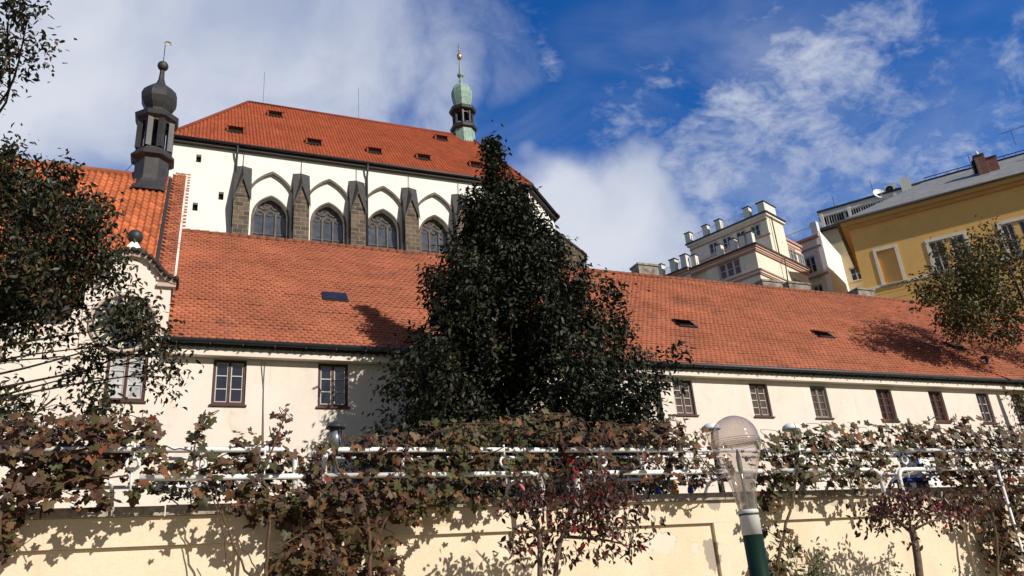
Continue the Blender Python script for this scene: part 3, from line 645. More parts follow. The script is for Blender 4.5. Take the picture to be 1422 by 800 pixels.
for xc in bays5:
    m = MB(); ring(m, xc, hwO, zspO, zapO, zb, .17, -.02, .16); m.build('arch_moulding', M_stonet, CH)
    m = MB(); ring(m, xc, hwI, zspI, zapI, zb, .12, -.12, .0)
    zt = zspI + .15
    CF.box(m, xc - hwI * .33 - .05, xc - hwI * .33 + .05, zb, zt + .3, -.56, -.40); CF.box(m, xc + hwI * .33 - .05, xc + hwI * .33 + .05, zb, zt + .3, -.56, -.40)
    for c3 in (-.66, 0, .66):                            # small pointed heads of the three lights, trefoils and two circles above
        cx = xc + c3 * hwI; r_ = hwI * .3
        for sgn in (-1, 1): m.tube([CF.p(cx + sgn * r_ * math.cos(q), zt + .1 + r_ * 1.25 * math.sin(q), -.48) for q in np.linspace(0, math.pi / 2, 7)], .055, 6)
        m.tube([CF.p(cx + r_ * .62 * math.cos(q), zt + .1 + r_ * .5 + r_ * .5 * math.sin(q), -.48) for q in np.linspace(0, 2 * math.pi, 12, endpoint=False)], .04, 5, closed=True)
    for c2, zo, rr_ in ((-.36, .88, .34), (.36, .88, .34), (0, 1.22, .16)):
        cx, cz, r_ = xc + c2 * hwI, zt + zo * hwI * 1.0, rr_ * hwI
        m.tube([CF.p(cx + r_ * math.cos(q), cz + r_ * math.sin(q), -.48) for q in np.linspace(0, 2 * math.pi, 16, endpoint=False)], .055, 6, closed=True)
        for b_ in range(4):
            q0 = b_ * math.pi / 2 + .78; m.tube([CF.p(cx + r_ * .5 * math.cos(q0) + r_ * .42 * math.cos(q), cz + r_ * .5 * math.sin(q0) + r_ * .42 * math.sin(q), -.48) for q in np.linspace(0, 2 * math.pi, 9, endpoint=False)], .028, 5, closed=True)
    for z_ in np.arange(zb + .6, zspI, 1.25): CF.box(m, xc - hwI, xc + hwI, z_, z_ + .05, -.53, -.45)
    wn_ = m.build('window', M_stonet, CH)
    gl = MB(); X = np.linspace(-hwI, hwI, 21); k = gl.pts([CF.p(xc - hwI, zb, -.51)] + [CF.p(xc + x, arch_z(x, hwI, zspI, zapI) , -.51) for x in X] + [CF.p(xc + hwI, zb, -.51)]); gl.f.append(tuple(range(k, k + 23))); gl.build('leaded_glass', M_lead, wn_)
# buttresses
ztB = at(340, 231, CY)[2]; zfB = at(340, 262, CY - .65)[2]
for i, pxc in enumerate((339, None, None, None, None)):
    xc = bays5[0] - step / 2 + step * i + (.0); hb = .52
    m = MB(); CF.box(m, xc - hb, xc + hb, 4., zfB - .55, -.1, .62); m.hexa([CF.p(xc - hb, zfB - .548, .62), CF.p(xc + hb, zfB - .548, .62), CF.p(xc + hb, zfB - .548, -.1), CF.p(xc - hb, zfB - .548, -.1), CF.p(xc - hb, zfB - .5, .6), CF.p(xc + hb, zfB - .5, .6), CF.p(xc + hb, ztB - .25, -.1), CF.p(xc - hb, ztB - .25, -.1)])
    k = m.pts([CF.p(xc - hb, zfB - .55, .65), CF.p(xc + hb, zfB - .55, .65), CF.p(xc, zfB + .75, .65)]); m.f.append((k, k + 1, k + 2))
    B_ = m.build('buttress', M_stone, CH)
    m = MB(); h2 = hb + .06; a = (zfB - .75)
    # saddle cap: gabled at the front, leaning back against the wall
    F_ = [CF.p(xc - h2, a, .78), CF.p(xc, zfB + .95, .78), CF.p(xc + h2, a, .78)]; Bk = [CF.p(xc - h2, ztB - .1, .0), CF.p(xc, ztB + .02, .0), CF.p(xc + h2, ztB - .1, .0)]
    m.quad(F_[0], F_[1], Bk[1], Bk[0]); m.quad(F_[1], F_[2], Bk[2], Bk[1])
    F2 = [CF.p(xc - h2, a - .22, .78), CF.p(xc, zfB + .7, .78), CF.p(xc + h2, a - .22, .78)]
    m.quad(F_[0], F2[0], F2[1], F_[1]); m.quad(F_[1], F2[1], F2[2], F_[2])
    m.quad(F_[0], Bk[0], CF.p(xc - h2, zfB - 2.6, 0), CF.p(xc - h2, zfB - 2.6, .5), F2[0]); m.build('cap', M_caps, B_)
    MB().tube([CF.p(xc, ztB - .2, .1), CF.p(xc, zEv - .3, .06)], .02, 5).build('tie_rod', M_wgrey, B_)
for (a, b), (c, d) in ((apse[0], apse[1]), (apse[1], apse[2])):    # apse buttresses
    for (px_, py_) in ((c, d),):
        nn = _unit(np.array([px_ - 22.3, py_ - 57.3])); tt = np.array([-nn[1], nn[0]])
        def q_(al, out_, z): return (px_ + tt[0] * al + nn[0] * out_, py_ + tt[1] * al + nn[1] * out_, z)
        m = MB(); m.hexa([q_(-.52, 2.3, 4), q_(.52, 2.3, 4), q_(.52, -.3, 4), q_(-.52, -.3, 4), q_(-.52, 2.3, zfB - .6), q_(.52, 2.3, zfB - .6), q_(.52, -.3, ztB), q_(-.52, -.3, ztB)]); B_ = m.build('buttress', M_stone, CH)
        m = MB(); m.hexa([q_(-.6, 2.45, zfB - .65), q_(.6, 2.45, zfB - .65), q_(.6, -.2, ztB), q_(-.6, -.2, ztB), q_(-.6, 2.45, zfB - .5), q_(.6, 2.45, zfB - .5), q_(.6, -.2, ztB + .2), q_(-.6, -.2, ztB + .2)]); m.build('cap', M_caps, B_)
# eaves
m = MB(); CF.box(m, x0 - .2, x1 + .15, zEv - .28, zEv - .02, -.3, .3)
for i in range(3):
    (a, b), (c, d) = apse[i], apse[i + 1]; F2_ = Face((a, b), (c - a, d - b)); ln = math.hypot(c - a, d - b); F2_.box(m, -.1, ln + .1, zEv - .283, zEv - .023, -.3, .3)
m.build('eave_board', M_capd, CH)
yRi, zRi = 57.3, at(480, 164, 57.3)[2]
rA = (at(345, 143, yRi)[0], yRi, zRi); rB = (22.6, yRi, zRi)
eL, eR, eR2, eR3, eR4 = (x0 - .3, CY - .45, zEv - .02), (x1 + .2, CY - .45, zEv - .02), (29.05, 54.0, zEv - .02), (29.05, 60.6, zEv - .02), (x1 + .2, 65.05, zEv - .02)
eBL = (x0 - .3, 65.05, zEv - .02)
un = MB(); un.quad(eBL, eR4, rB, rA)
RC = bpy.data.objects.new('tmp', None)
rm = MB(); roof_parts = []
un2 = MB()
CR = un.build('roof', M_tileC, CH)
roof_facet('roof_tiles', eL, eR, [rB, rA], M_tileC, CR, .24, .40, 'pantile', .35, un2)
for a, b in ((eR, eR2), (eR2, eR3), (eR3, eR4)): roof_facet('roof_tiles', a, b, [rB], M_tileC, CR, .24, .40, 'pantile', .35, un2)
roof_facet('roof_tiles', eBL, eL, [rA], M_tileC, CR, .24, .40, 'pantile', .35, un2)
un2.build('roof_boarding', M_tileC, CR)
m = MB()
for a, b in ((rA, rB), (eL, rA), (eR, rB), (eR2, rB), (eR3, rB)): m.tube([np.array(a) + (0, 0, .06), np.array(b) + (0, 0, .06)], .13, 8)
m.build('ridge_cap', M_tileC, CR, True)
m = MB(); m.tube([np.array(p) + (0, 0, .02) for p in (eL, eR, eR2, eR3)], .1, 8); m.build('gutter', M_dark, CH, True)
nr = _unit(np.cross((1, 0, 0), np.array(rA) * (0, 1, 1) - np.array(eL) * (0, 1, 1))); er = _unit(np.array([0, yRi - eL[1], zRi - eL[2]]))
for px, py in ((327, 184), (382, 162), (436, 201), (520, 213), (588, 222), (613, 195), (661, 232)):
    d = ray(px, py); q = EYE + d * ((np.array(eL) - EYE).dot(nr) / d.dot(nr)); U = np.array([1., 0, 0])
    def R_(a, t, h): return q + U * a + er * t + nr * h
    m = MB(); m.quad(R_(-.42, -.32, .1), R_(.42, -.32, .1), R_(.5, .3, .12), R_(-.5, .3, .12)); HD = m.build('roof_hatch', M_black, CH)
    m = MB(); m.hexa([R_(-.62, .28, .05), R_(.62, .28, .05), R_(.62, .62, .03), R_(-.62, .62, .03), R_(-.62, .2, .4), R_(.62, .2, .4), R_(.62, .62, .13), R_(-.62, .62, .13)])
    m.hexa([R_(-.62, -.2, .05), R_(-.5, -.2, .05), R_(-.5, .28, .05), R_(-.62, .28, .05), R_(-.62, -.2, .12), R_(-.5, -.2, .12), R_(-.5, .24, .36), R_(-.62, .24, .36)]); m.hexa([R_(.5, -.2, .05), R_(.62, -.2, .05), R_(.62, .28, .05), R_(.5, .28, .05), R_(.5, -.2, .12), R_(.62, -.2, .12), R_(.62, .24, .36), R_(.5, .24, .36)]); m.build('hood', M_tileC, HD)
for px in (365, 498):
    x = at(px, 150, yRi)[0]; zt = zat(100 if px < 400 else 122, x, yRi); MB().tube([(x, yRi, zRi), (x, yRi, zt)], .022, 5).build('lightning_rod', M_wgrey, CH)
for px, y0p in ((328, 205), (509, 228)):
    x = at(px, 230, CY)[0]; MB().tube([CF.p(x, zEv - .1, .42), CF.p(x, zEv - .7, .3), CF.p(x, zEv - 1.1, .12), CF.p(x, 18., .12)], .075, 8).build('downpipe', M_dark, CH, True)
# copper ridge turret
SX_, SY_ = at(645, 195, yRi)[0], yRi
sz = lambda p: zat(p, SX_, SY_)
m = MB(); m.lathe([(1.02, sz(208) - 1.4), (.98, sz(184))], (SX_, SY_), 8, e8); TT = m.build('ridge_turret', M_copper, CH)
m = MB(); m.lathe([(.92, sz(185)), (1.2, sz(182.5)), (1.26, sz(179.5)), (.95, sz(176)), (.88, sz(175))], (SX_, SY_), 8, e8); m.build('lower_cornice', M_turret, TT)
m = MB()
for k in range(8):
    a = e8 + k * math.pi / 4; p = np.array([SX_ + .86 * math.cos(a), SY_ + .86 * math.sin(a)]); m.lathe([(.12, sz(176)), (.12, sz(160))], p, 6, a)
    a2 = a + math.pi / 4; p2 = np.array([SX_ + .86 * math.cos(a2), SY_ + .86 * math.sin(a2)]); zt = sz(159.5)
    for i in range(6):
        t0, t1 = i / 6, (i + 1) / 6; q0, q1 = p + (p2 - p) * t0, p + (p2 - p) * t1; h0, h1 = (zt - .55 + .4 * math.sqrt(max(0, 1 - (2 * t - 1) ** 2)) for t in (t0, t1))
        m.quad((*q0, h0), (*q1, h1), (*q1, zt), (*q0, zt))
m.build('lantern', M_turret, TT)
m = MB(); m.lathe([(.25, sz(174)), (.3, sz(168)), (.1, sz(162))], (SX_, SY_), 10); m.build('bell', M_dark, TT)
m = MB(); m.lathe([(.88, sz(160)), (1.2, sz(158)), (1.28, sz(154.5)), (.9, sz(152)), (.7, sz(150))], (SX_, SY_), 8, e8); m.build('upper_cornice', M_turret, TT)
m = MB(); m.lathe([(.70, sz(152)), (.8, sz(146)), (.9, sz(140)), (.97, sz(134)), (.96, sz(128)), (.8, sz(122.5)), (.5, sz(119)), (.22, sz(117)), (.17, sz(115)), (.2, sz(113)), (.12, sz(111)), (.14, sz(108)), (.3, sz(106)), (.32, sz(104)), (.14, sz(102)), (.12, sz(96)), (.05, sz(84))], (SX_, SY_), 8, e8); m.build('onion_dome', M_copper, TT)
m = MB(); m.lathe([(.02, sz(83.5)), (.18, sz(82)), (.26, sz(79)), (.2, sz(76)), (.06, sz(74.5)), (.03, sz(60))], (SX_, SY_), 12); m.sphere((SX_, SY_, sz(70)), .1, 10); m.build('gilded_finial', M_gold, TT, True)

# ================================================================== CREAM TERRACED BUILDING
k_ = 52 / 62.
C0 = at(1047, 340, 52.)
ua, va = np.array([.93, .37]), np.array([-.37, .93]); ua /= np.linalg.norm(ua); va /= np.linalg.norm(va)
FR = Face(C0[:2], ua)                                  # sunlit front
FL = Face(C0[:2], -va)                                 # shaded left side: coordinate a runs from minus (far) to zero at the corner
TC = thing('cream_apartment_house', 'worn cream apartment house with pink cornices and roof terraces of square posts and railings', 'building', (C0[0] + 5 * ua[0], C0[1] + 5 * ua[1], 2.55))
zc = C0[2]
wL = [FL.at(1000, 390) , FL.at(1026, 355)]
wR = [FR.at(1098, 362)[0], FR.at(1110, 362)[0], FR.at(1113, 370)[0], FR.at(1121, 370)[0]]
RL_ = 10.3                                              # length of the sunlit front
b = MB()
opL = [(wL[0][0], wL[1][0], zc - 2.2, zc - .55), (FL.at(963, 383)[0], FL.at(982, 383)[0], zc - 2.6, zc - .6)]
FL.wall(b, -6.9, 0, 20, zc, opL, .35)
lowR = [(FR.at(1105, 400)[0], FR.at(1115, 400)[0], FR.at(1110, 410)[1], FR.at(1110, 390)[1])]; lowR.append((lowR[0][1] + .35, lowR[0][1] + 1.2, lowR[0][2], lowR[0][3]))
FR.wall(b, 0, RL_ , 20, zc, lowR, .25)
def blk(mb, a0, a1, v0, v1, z0, z1):                    # block in the building's own axes (a along the front, v inwards)
    P = []
    for z in (z0, z1):
        for a, v in ((a0, v0), (a1, v0), (a1, v1), (a0, v1)): q = C0[:2] + ua * a + va * v; P.append((q[0], q[1], z))
    mb.hexa(P)
blk(b, .01, RL_, 6.9, 6.93, 20, zc); blk(b, 0, RL_, 0.3, 6.9, zc - .05, zc - .003)
blk(b, -.2, 4, 6.95, 11.5, 20, zc + .15)                # projecting bay at the far left
TW = b.build('wall', M_cream, TC)
for o in opL[:1]: FL.window(TC, *o, 1, 2, M_wframe, M_wframe, M_glassb, dep=.12, fw=.1, bw=.06, split=[o[0] + (o[1] - o[0]) * .34, o[0] + (o[1] - o[0]) * .67], sill=M_stucco)
m = MB(); FL.box(m, opL[1][0], opL[1][1], opL[1][2], opL[1][3], -.36, -.33); m.build('blocked_opening', M_cream, TC)
for o in lowR: FR.window(TC, *o, 1, 2, M_wframe, M_wframe, M_glassb, dep=.08, fw=.06, bw=.03, sill=M_stucco)
# upper storey set back on the left, its front flush
up0 = 4.7; zu = at(1070, 298, 53.2)[2]
zu = FR.at(1071, 298)[1]
aU = FR.at(1067, 310)[0]; FU = Face(C0[:2] + ua * aU, -va); vU = -FU.at(957, 340)[0]
b = MB(); blk(b, aU, 7.4, .12, vU, zc - .01, zu - .35); b.build('upper_storey', M_cream, TC)
b = MB(); blk(b, 7.0, RL_ + .5, .35, 9, zc - .01, zc + 2.75); b.build('front_storey', M_cream, TC)
b = MB(); blk(b, 7.41, RL_ + .8, .2, 9.1, zc + 2.75, zc + 3.0); blk(b, 7.41, RL_ + .6, .28, 9.05, zc + 2.3, zc + 2.5); b.build('front_cornice', M_pink, TC)
FM = Face(C0[:2] + va * .35, ua)
for pa, pb, za, zb_ in ((1097, 1105, 368, 346), (1110, 1116, 374, 354)):
    s0, s1 = FM.at(pa, (za + zb_) / 2)[0], FM.at(pb, (za + zb_) / 2)[0]; FM.window(TC, s0, s1, FM.at((pa + pb) / 2, za)[1], FM.at((pa + pb) / 2, zb_)[1], 1, 3, M_wframe, M_wframe, M_glassb, dep=-.12, fw=.06, bw=.035, sill=M_stucco)
m = MB(); FM.box(m, 7.45, 10.7, zc + 1.75, zc + 1.9, -.02, .13); FM.box(m, 7.45, 10.7, zc + .1, zc + .22, -.02, .16); m.build('string_course', M_pink, TC)
def cornice(name, parts, m_, dz=0):
    mb = MB()
    for (f, a0, a1, z0, z1, d) in parts: f.box(mb, a0, a1, z0, z1, -.06, d)
    return mb.build(name, m_, TC)
cornice('cornice', [(FL, -6.9, .35, zc - .12, zc + .06, .42), (FR, -.40, RL_, zc - .121, zc + .061, .42)], M_capd)
cornice('cornice', [(FL, -6.9, .3, zc - .30, zc - .123, .34), (FR, -.30, RL_, zc - .301, zc - .122, .34), (FL, -6.9, .15, zc - .62, zc - .44, .14), (FR, -.12, RL_, zc - .621, zc - .441, .14)], M_pink)
cornice('cornice', [(FL, -6.9, .2, zc - .44, zc - .303, .22), (FR, -.20, RL_, zc - .441, zc - .304, .22)], M_cream)
cornice('cornice', [(FL, -6.9, .3, zc - 2.62, zc - 2.48, .3), (FR, -.28, RL_, zc - 2.621, zc - 2.481, .3), (FL, -6.9, .12, zc - 2.95, zc - 2.8, .12), (FR, -.1, RL_, zc - 2.951, zc - 2.801, .12)], M_pink)
cornice('cornice', [(FL, -6.9, .2, zc - 2.8, zc - 2.623, .2), (FR, -.18, RL_, zc - 2.801, zc - 2.624, .2)], M_stucco)
b = MB(); blk(b, aU - .35, 7.7, -.2, vU + .3, zu - .12, zu); b.build('roof_slab', M_capd, TC)
b = MB(); blk(b, aU - .22, 7.6, -.08, vU + .2, zu - .36, zu - .123); b.build('cornice', M_stucco, TC)
b = MB(); blk(b, -.55, 4.2, 6.97, 12.0, zc + .15, zc + .28); b.build('roof_slab', M_capd, TC)
b = MB(); blk(b, -.45, 4.1, 7.0, 11.9, zc - .08, zc + .147); blk(b, -.3, 4.05, 7.02, 11.7, zc - .45, zc - .25); b.build('cornice', M_pink, TC)
def post(a, v, z, h, w_=.5):
    b = MB(); blk(b, a - w_ / 2, a + w_ / 2, v - w_ / 2, v + w_ / 2, z, z + h); o = b.build('parapet_post', M_stucco, TC); c = MB(); blk(c, a - w_ / 2 - .07, a + w_ / 2 + .07, v - w_ / 2 - .07, v + w_ / 2 + .07, z + h + .002, z + h + .09); c.build('coping', M_capd, o)
def rail(a0, v0, a1, v1, z, h):
    b = MB(); P0, P1 = C0[:2] + ua * a0 + va * v0, C0[:2] + ua * a1 + va * v1; L = np.linalg.norm(P1 - P0); n = int(L / .17)
    for zz_ in (z + .08, z + h): b.tube([(*P0, zz_), (*P1, zz_)], .025, 5)
    for i in range(n + 1): q = P0 + (P1 - P0) * i / n; b.tube([(*q, z + .05), (*q, z + h)], .021, 4)
    b.build('railing', M_wframe, TC)
for v in (.3, 1.1, 2.1, 3.6, 6.5): post(.25, v, zc + .06, 1.3, .55)
rail(.25, .4, .25, 6.4, zc + .06, .9)
for v in (1.9, vU * .58, vU * .75, vU - .1): post(aU + .05, v, zu, 1.15, .6)
b = MB(); blk(b, aU - .1, aU + 2.2, .0, .75, zu + .002, zu + 1.1); ch = b.build('chimney', M_stucco, TC); b = MB(); blk(b, aU - .2, aU + 2.3, -.08, .83, zu + 1.103, zu + 1.2); b.build('coping', M_capd, ch)
rail(aU + .05, 1.9, aU + .05, vU - .1, zu, .85)
for v in (7.3, 8.6, 10.2, 11.3): post(-.2, v, zc + .28, 1.3, .62)
rail(-.2, 7.3, -.2, 11.6, zc + .28, .8)
b = MB(); FU.box(b, -vU, 0, zu - 2.45, zu - 2.3, -.02, .1); FU.box(b, -vU, 0, zu - .8, zu - .68, -.02, .12); b.build('string_course', M_pink, TC)
for v, z0 in ((1.4, .5), (3.0, .5), (4.6, .5), (6.2, .6)):       # openings of the upper storey behind the terrace
    FU.window(TC, -v - .5, -v + .5, zu - 2.2, zu - .95, 1, 2, M_wframe, M_wframe, M_glassd, dep=-.1, fw=.06, bw=.03)
m = MB(); q = FR.at(1069, 305); m.tube([FR.p(aU + .7, zu - .4, .1), FR.p(aU + .7, zc + .3, .1), FR.p(aU + .75, zc - .3, .5), FR.p(aU + .75, zc - 5, .12)], .06, 6); m.build('downpipe', M_dark, TC, True)

# ================================================================== BEIGE HOUSE WITH PENTHOUSE (between the two)
BP = at(1113, 342, 60.); FB = Face(BP[:2], -va * 1.0)
BH = thing('beige_apartment_house', 'beige apartment house with blank white fire wall, penthouse railing and satellite dish', 'building', (BP[0] + 6, BP[1] + 4, 2.55))
FA = Face(at(1137, 325, 56.)[:2], (.66, .75))          # blank white fire wall turned to the sun
FA = Face(at(1138, 322, 56.)[:2], (.84, .54))
a1_, z1_ = FA.at(1182, 372); zt0 = FA.at(1139, 322)[1]
b = MB(); k = b.pts([FA.p(0, 20, 0), FA.p(a1_ * .98, 20, 0), FA.p(a1_, z1_, 0), FA.p(0, zt0, 0), FA.p(0, 20, -.5), FA.p(a1_ * .98, 20, -.5), FA.p(a1_, z1_, -.5), FA.p(0, zt0, -.5)])
for f in ((0, 1, 2, 3), (7, 6, 5, 4), (3, 2, 6, 7), (0, 3, 7, 4), (1, 5, 6, 2)): b.f.append(tuple(k + i for i in f))
b.build('fire_wall', M_white, BH)
FS = Face(FA.p(0, 0)[:2], (.50, -.51)); FS = Face(np.array(FA.p(0, 0)[:2]) + np.array([-.37, .93]) * 6.0, (.37, -.93))
s0 = FS.at(1112, 345); zS = s0[1]
opn = [(FS.at(1119, 370)[0], FS.at(1133, 366)[0], FS.at(1121, 382)[1], FS.at(1123, 357)[1])]
opn.append((opn[0][0] + .2, opn[0][1] + .1, opn[0][2] - 3.3, opn[0][2] - 1.4))
b = MB(); FS.wall(b, -4, 6.0, 20, zS + .5, opn, .25); b.build('wall', M_cream, BH)
for o in opn: FS.window(BH, *o, 1, 2, M_wframe, M_wframe, M_glassd, dep=.1, fw=.08, bw=.04, sill=M_stucco)
b = MB(); FS.box(b, -4, 5.9, zS + .5, zS + .75, -.4, .35); FS.box(b, -4, 5.9, zS - .55, zS - .35, -.05, .12); FS.box(b, -4, 5.9, opn[0][2] - .6, opn[0][2] - .4, -.05, .2); b.build('cornice', M_pink, BH)
b = MB()
for i in range(26): a = -1.0 + i * .27; b.tube([FS.p(a, zS + .75, .1), FS.p(a, zS + 1.9, .1)], .018, 4)
for h in (.85, 1.9): b.tube([FS.p(-1., zS + h, .1), FS.p(5.8, zS + h, .1)], .03, 5)
b.build('railing', M_wframe, BH)
b = MB(); FS.box(b, 5.2, 5.9, zS + .75, zS + 2.3, -.5, .12); b.build('parapet_post', M_stucco, BH)
FP = Face(at(1142, 322, 62.)[:2], (.60, -.80))          # penthouse facade, parallel to the ochre house
zP = at(1142, 322, 62.)[2]
wp = [FP.at(1178, 345), FP.at(1190, 330)]
ops = [(wp[0][0], wp[1][0], FP.at(1180, 350)[1], FP.at(1178, 327)[1])]; q0 = FP.at(1183, 391); q1 = FP.at(1196, 368); ops.append((q0[0], q1[0], q0[1], q1[1]))
b = MB(); FP.wall(b, 0, 16, 20, zP, ops, .3); b.build('wall', mat('beige plaster', (.62, .49, .28), .9, .08, 1, .1, 20), BH)
for o in ops: FP.window(BH, *o, 1, 2, M_wframe, M_wframe, M_glassd, dep=.12, fw=.09, bw=.04, sill=M_stucco)
b = MB(); FP.box(b, -.3, 16, zP + .003, zP + .3, -2, .5); b.build('terrace_slab', M_capd, BH)
rail_h = FP.at(1143, 303)[1] - zP
b = MB()
for i in range(60): a = i * .27; b.tube([FP.p(a, zP + .3, .35), FP.p(a, zP + 1.75, .35)], .03, 4)
for h in (.5, 1.75): b.tube([FP.p(0, zP + h, .35), FP.p(16, zP + h, .35)], .05, 5)
b.build('railing', M_wframe, BH)
for a in (0.15, 3.2, 8.2, 11.): b = MB(); FP.box(b, a, a + .35, zP + .31, zP + 2.0, .15, .55); b.build('parapet_post', M_stucco, BH)
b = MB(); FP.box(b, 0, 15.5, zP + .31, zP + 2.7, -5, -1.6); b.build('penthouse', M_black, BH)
b = MB(); FP.box(b, -.2, 15.7, zP + 2.35, zP + 3.0, -4.8, -1.3); b.build('penthouse_fascia', M_stucco, BH)
b = MB(); FP.box(b, -.2, 15.7, zP + 3.003, zP + 3.25, -4.9, -1.2); b.build('penthouse_roof', M_dark, BH)
b = MB()
for a in (.8, 2.6, 4.4, 6.2, 8.0, 9.8): FP.box(b, a, a + .18, zP + .31, zP + 2.35, -1.62, -1.55)
b.build('penthouse_mullions', M_stucco, BH)
q = FP.at(1221, 271, -1.5); b = MB(); pc = np.array(FP.p(q[0], q[1], -1.4)); ax = _unit(np.array([-.3, -.9, .35])); uu = _unit(np.cross(ax, (0, 0, 1))); vv = np.cross(uu, ax)
for i in range(4):
    for j in range(16):
        def D_(r, j): t = 2 * math.pi * j / 16; return pc + (uu * math.cos(t) + vv * math.sin(t)) * r + ax * (r * r * .35)
        b.quad(D_(.19 * i + .01, j), D_(.19 * i + .01, j + 1), D_(.19 * (i + 1) + .01, j + 1), D_(.19 * (i + 1) + .01, j))
b.tube([pc - ax * .05, pc - ax * .05 - np.array([0, 0, 1.2])], .05, 6); b.tube([pc - vv * .6, pc + ax * .7], .025, 5); b.build('satellite_dish', M_whitepaint, BH)
q = FP.at(1238, 270, -2); b = MB(); FP.box(b, q[0] - .55, q[0] + .75, zP + 3.26, zP + 4.3, -2.6, -2.); AC = b.build('air_conditioner', M_stucco, BH); b = MB(); b.lathe([(.05, 0), (.4, 0)], (0, 0), 20, cap=False)
b.v = [FP.p(q[0] - .05 + x, zP + 3.78 + y, -1.98) for x, y, z in b.v]; b.build('fan_grille', M_black, AC)
q = FP.at(1259, 262, -1.2); b = MB(); FP.box(b, q[0] - .5, q[0] + .55, zP, q[1] + 1.2, -1.9, -.7); b.build('chimney', M_stucco, BH)
for px in (1160, 1219): q = FP.at(px, 290, -2); MB().tube([FP.p(q[0], zP + 3.2, -2), FP.p(q[0], zP + (5.0 if px < 1200 else 5.6), -2)], .03, 5).build('antenna', M_dark, BH)

# ================================================================== OCHRE HOUSE
Y0 = at(1163, 314, 50.); FY = Face(Y0[:2], (.62, -.785)); zY = Y0[2]
YH = thing('ochre_house', 'ochre yellow house with white framed windows, deep eaves and grey slate roof', 'building', (Y0[0] + 6, Y0[1] - 2, 2.55))
def yrect(l, r, t, b_): return (FY.at(l[0], l[1])[0], FY.at(r[0], r[1])[0], FY.at(b_[0], b_[1])[1], FY.at(t[0], t[1])[1])
LY = 24
y1 = yrect((1222, 370), (1249, 370), (1232, 346), (1238, 394)); y2 = yrect((1293, 350), (1342, 340), (1318, 330), (1318, 369)); y2 = (y2[0], y2[1], y2[3] - 3.0, y2[3])
y3 = (y2[1] + 2.9, y2[1] + 5.1, y2[2], y2[3])
b = MB(); FY.wall(b, .9, LY, 10, zY - .1, [y1, y2, y3], .3); q2 = FY.p(.9, 0, 0)
FE = Face(FY.p(.9, 0, 0)[:2], (.785, .62)); b.quad(FY.p(.9, 10, 0), FY.p(.9, 10, -14), FY.p(.9, zY - .1, -14), FY.p(.9, zY - .1, 0)); b.quad(FY.p(LY, 10, 0), FY.p(LY, 10, -14), FY.p(LY, zY - .1, -14), FY.p(LY, zY - .1, 0)); b.quad(FY.p(.9, 10, -14), FY.p(LY, 10, -14), FY.p(LY, zY - .1, -14), FY.p(.9, zY - .1, -14))
b.build('wall', M_yellow, YH)
b = MB(); FY.box(b, y1[0] - .01, y1[1] + .01, y1[2] - .01, y1[3] + .01, -.32, -.22); b.build('blind_window', M_yellow, YH)
for o in (y1, y2, y3):
    b = MB(); t = .26; FY.box(b, o[0] - t, o[0] - .002, o[2], o[3] + t, -.02, .07); FY.box(b, o[1] + .002, o[1] + t, o[2], o[3] + t, -.02, .07); FY.box(b, o[0], o[1], o[3] + .002, o[3] + t - .002, -.02, .068); fr_ = b.build('window_surround', M_stucco, YH)
    b = MB(); FY.box(b, o[0] - t - .08, o[1] + t + .08, o[2] - .16, o[2] - .003, -.02, .16); b.build('sill', M_slate, fr_)
for o in (y2, y3):
    wd = o[1] - o[0]; b = MB(); FY.box(b, o[0] + wd * .40, o[0] + wd * .60, o[2], o[3], -.28, -.04); b.build('window_pier', M_yellow, YH)
    for a, c in ((o[0], o[0] + wd * .40), (o[0] + wd * .60, o[1])): FY.window(YH, a, c, o[2], o[3], 1, 2, M_wframe, M_wframe, M_glassd, dep=.1, fw=.06, bw=.03)
zbd = FY.at(1206, 402)[1]; b = MB(); FY.box(b, .86, LY, zbd - .12, zbd + .1, -.02, .1); b.build('string_course', M_stucco, YH)
b = MB()
for i in range(9): z_ = zbd - .7 - i * .62; FY.box(b, .9, LY, z_, z_ + .56, -.02, .035)
b.build('rusticated_band', M_yellow, YH)
b = MB(); FY.box(b, .3, LY + .3, zY - .42, zY - .02, -14.3, .62); b.build('cornice', M_yellowd, YH); b = MB(); FY.box(b, .6, LY, zY - .75, zY - .423, -14, .28); b.build('cornice', M_yellowd, YH)
b = MB(); b.tube([FY.p(-.1, zY + .05, .85), FY.p(LY + .4, zY + .05, .85)], .1, 8); b.build('gutter', M_slate, YH, True)
rY = 7.4; zr = zY + 5.3
roofp = [FY.p(-.1, zY, .8), FY.p(LY + .4, zY, .8), FY.p(LY + .4, zr, -rY), FY.p(8.4, zr, -rY), FY.p(-.1, zY, -14.5), FY.p(LY + .4, zY, -14.5), FY.p(8.4, zr, -9), FY.p(LY + .4, zr, -9)]
b = MB(); b.quad(roofp[0], roofp[1], roofp[2], roofp[3]); b.quad(roofp[4], roofp[0], roofp[3], roofp[6]); b.quad(roofp[4], roofp[6], roofp[7], roofp[5]); b.quad(roofp[3], roofp[2], roofp[7], roofp[6]); YR = b.build('roof', M_slate, YH)
b = MB(); b.tube([np.array(FY.p(8.4, zr + .06, -rY)), np.array(FY.p(LY + .4, zr + .06, -rY))], .1, 6)
for i in range(16): b.tube([FY.p(8.6 + i, zr, -rY + .15), FY.p(8.6 + i, zr + .35, -rY + .15)], .03, 4)
b.tube([FY.p(8.5, zr + .35, -rY + .15), FY.p(LY, zr + .35, -rY + .15)], .05, 4); b.build('snow_rail', M_dark, YR)
for px, py, t in ((1375, 215, 1.0), (1386, 222, .8)): pass
qa = FY.at(1371, 236, -3.4)
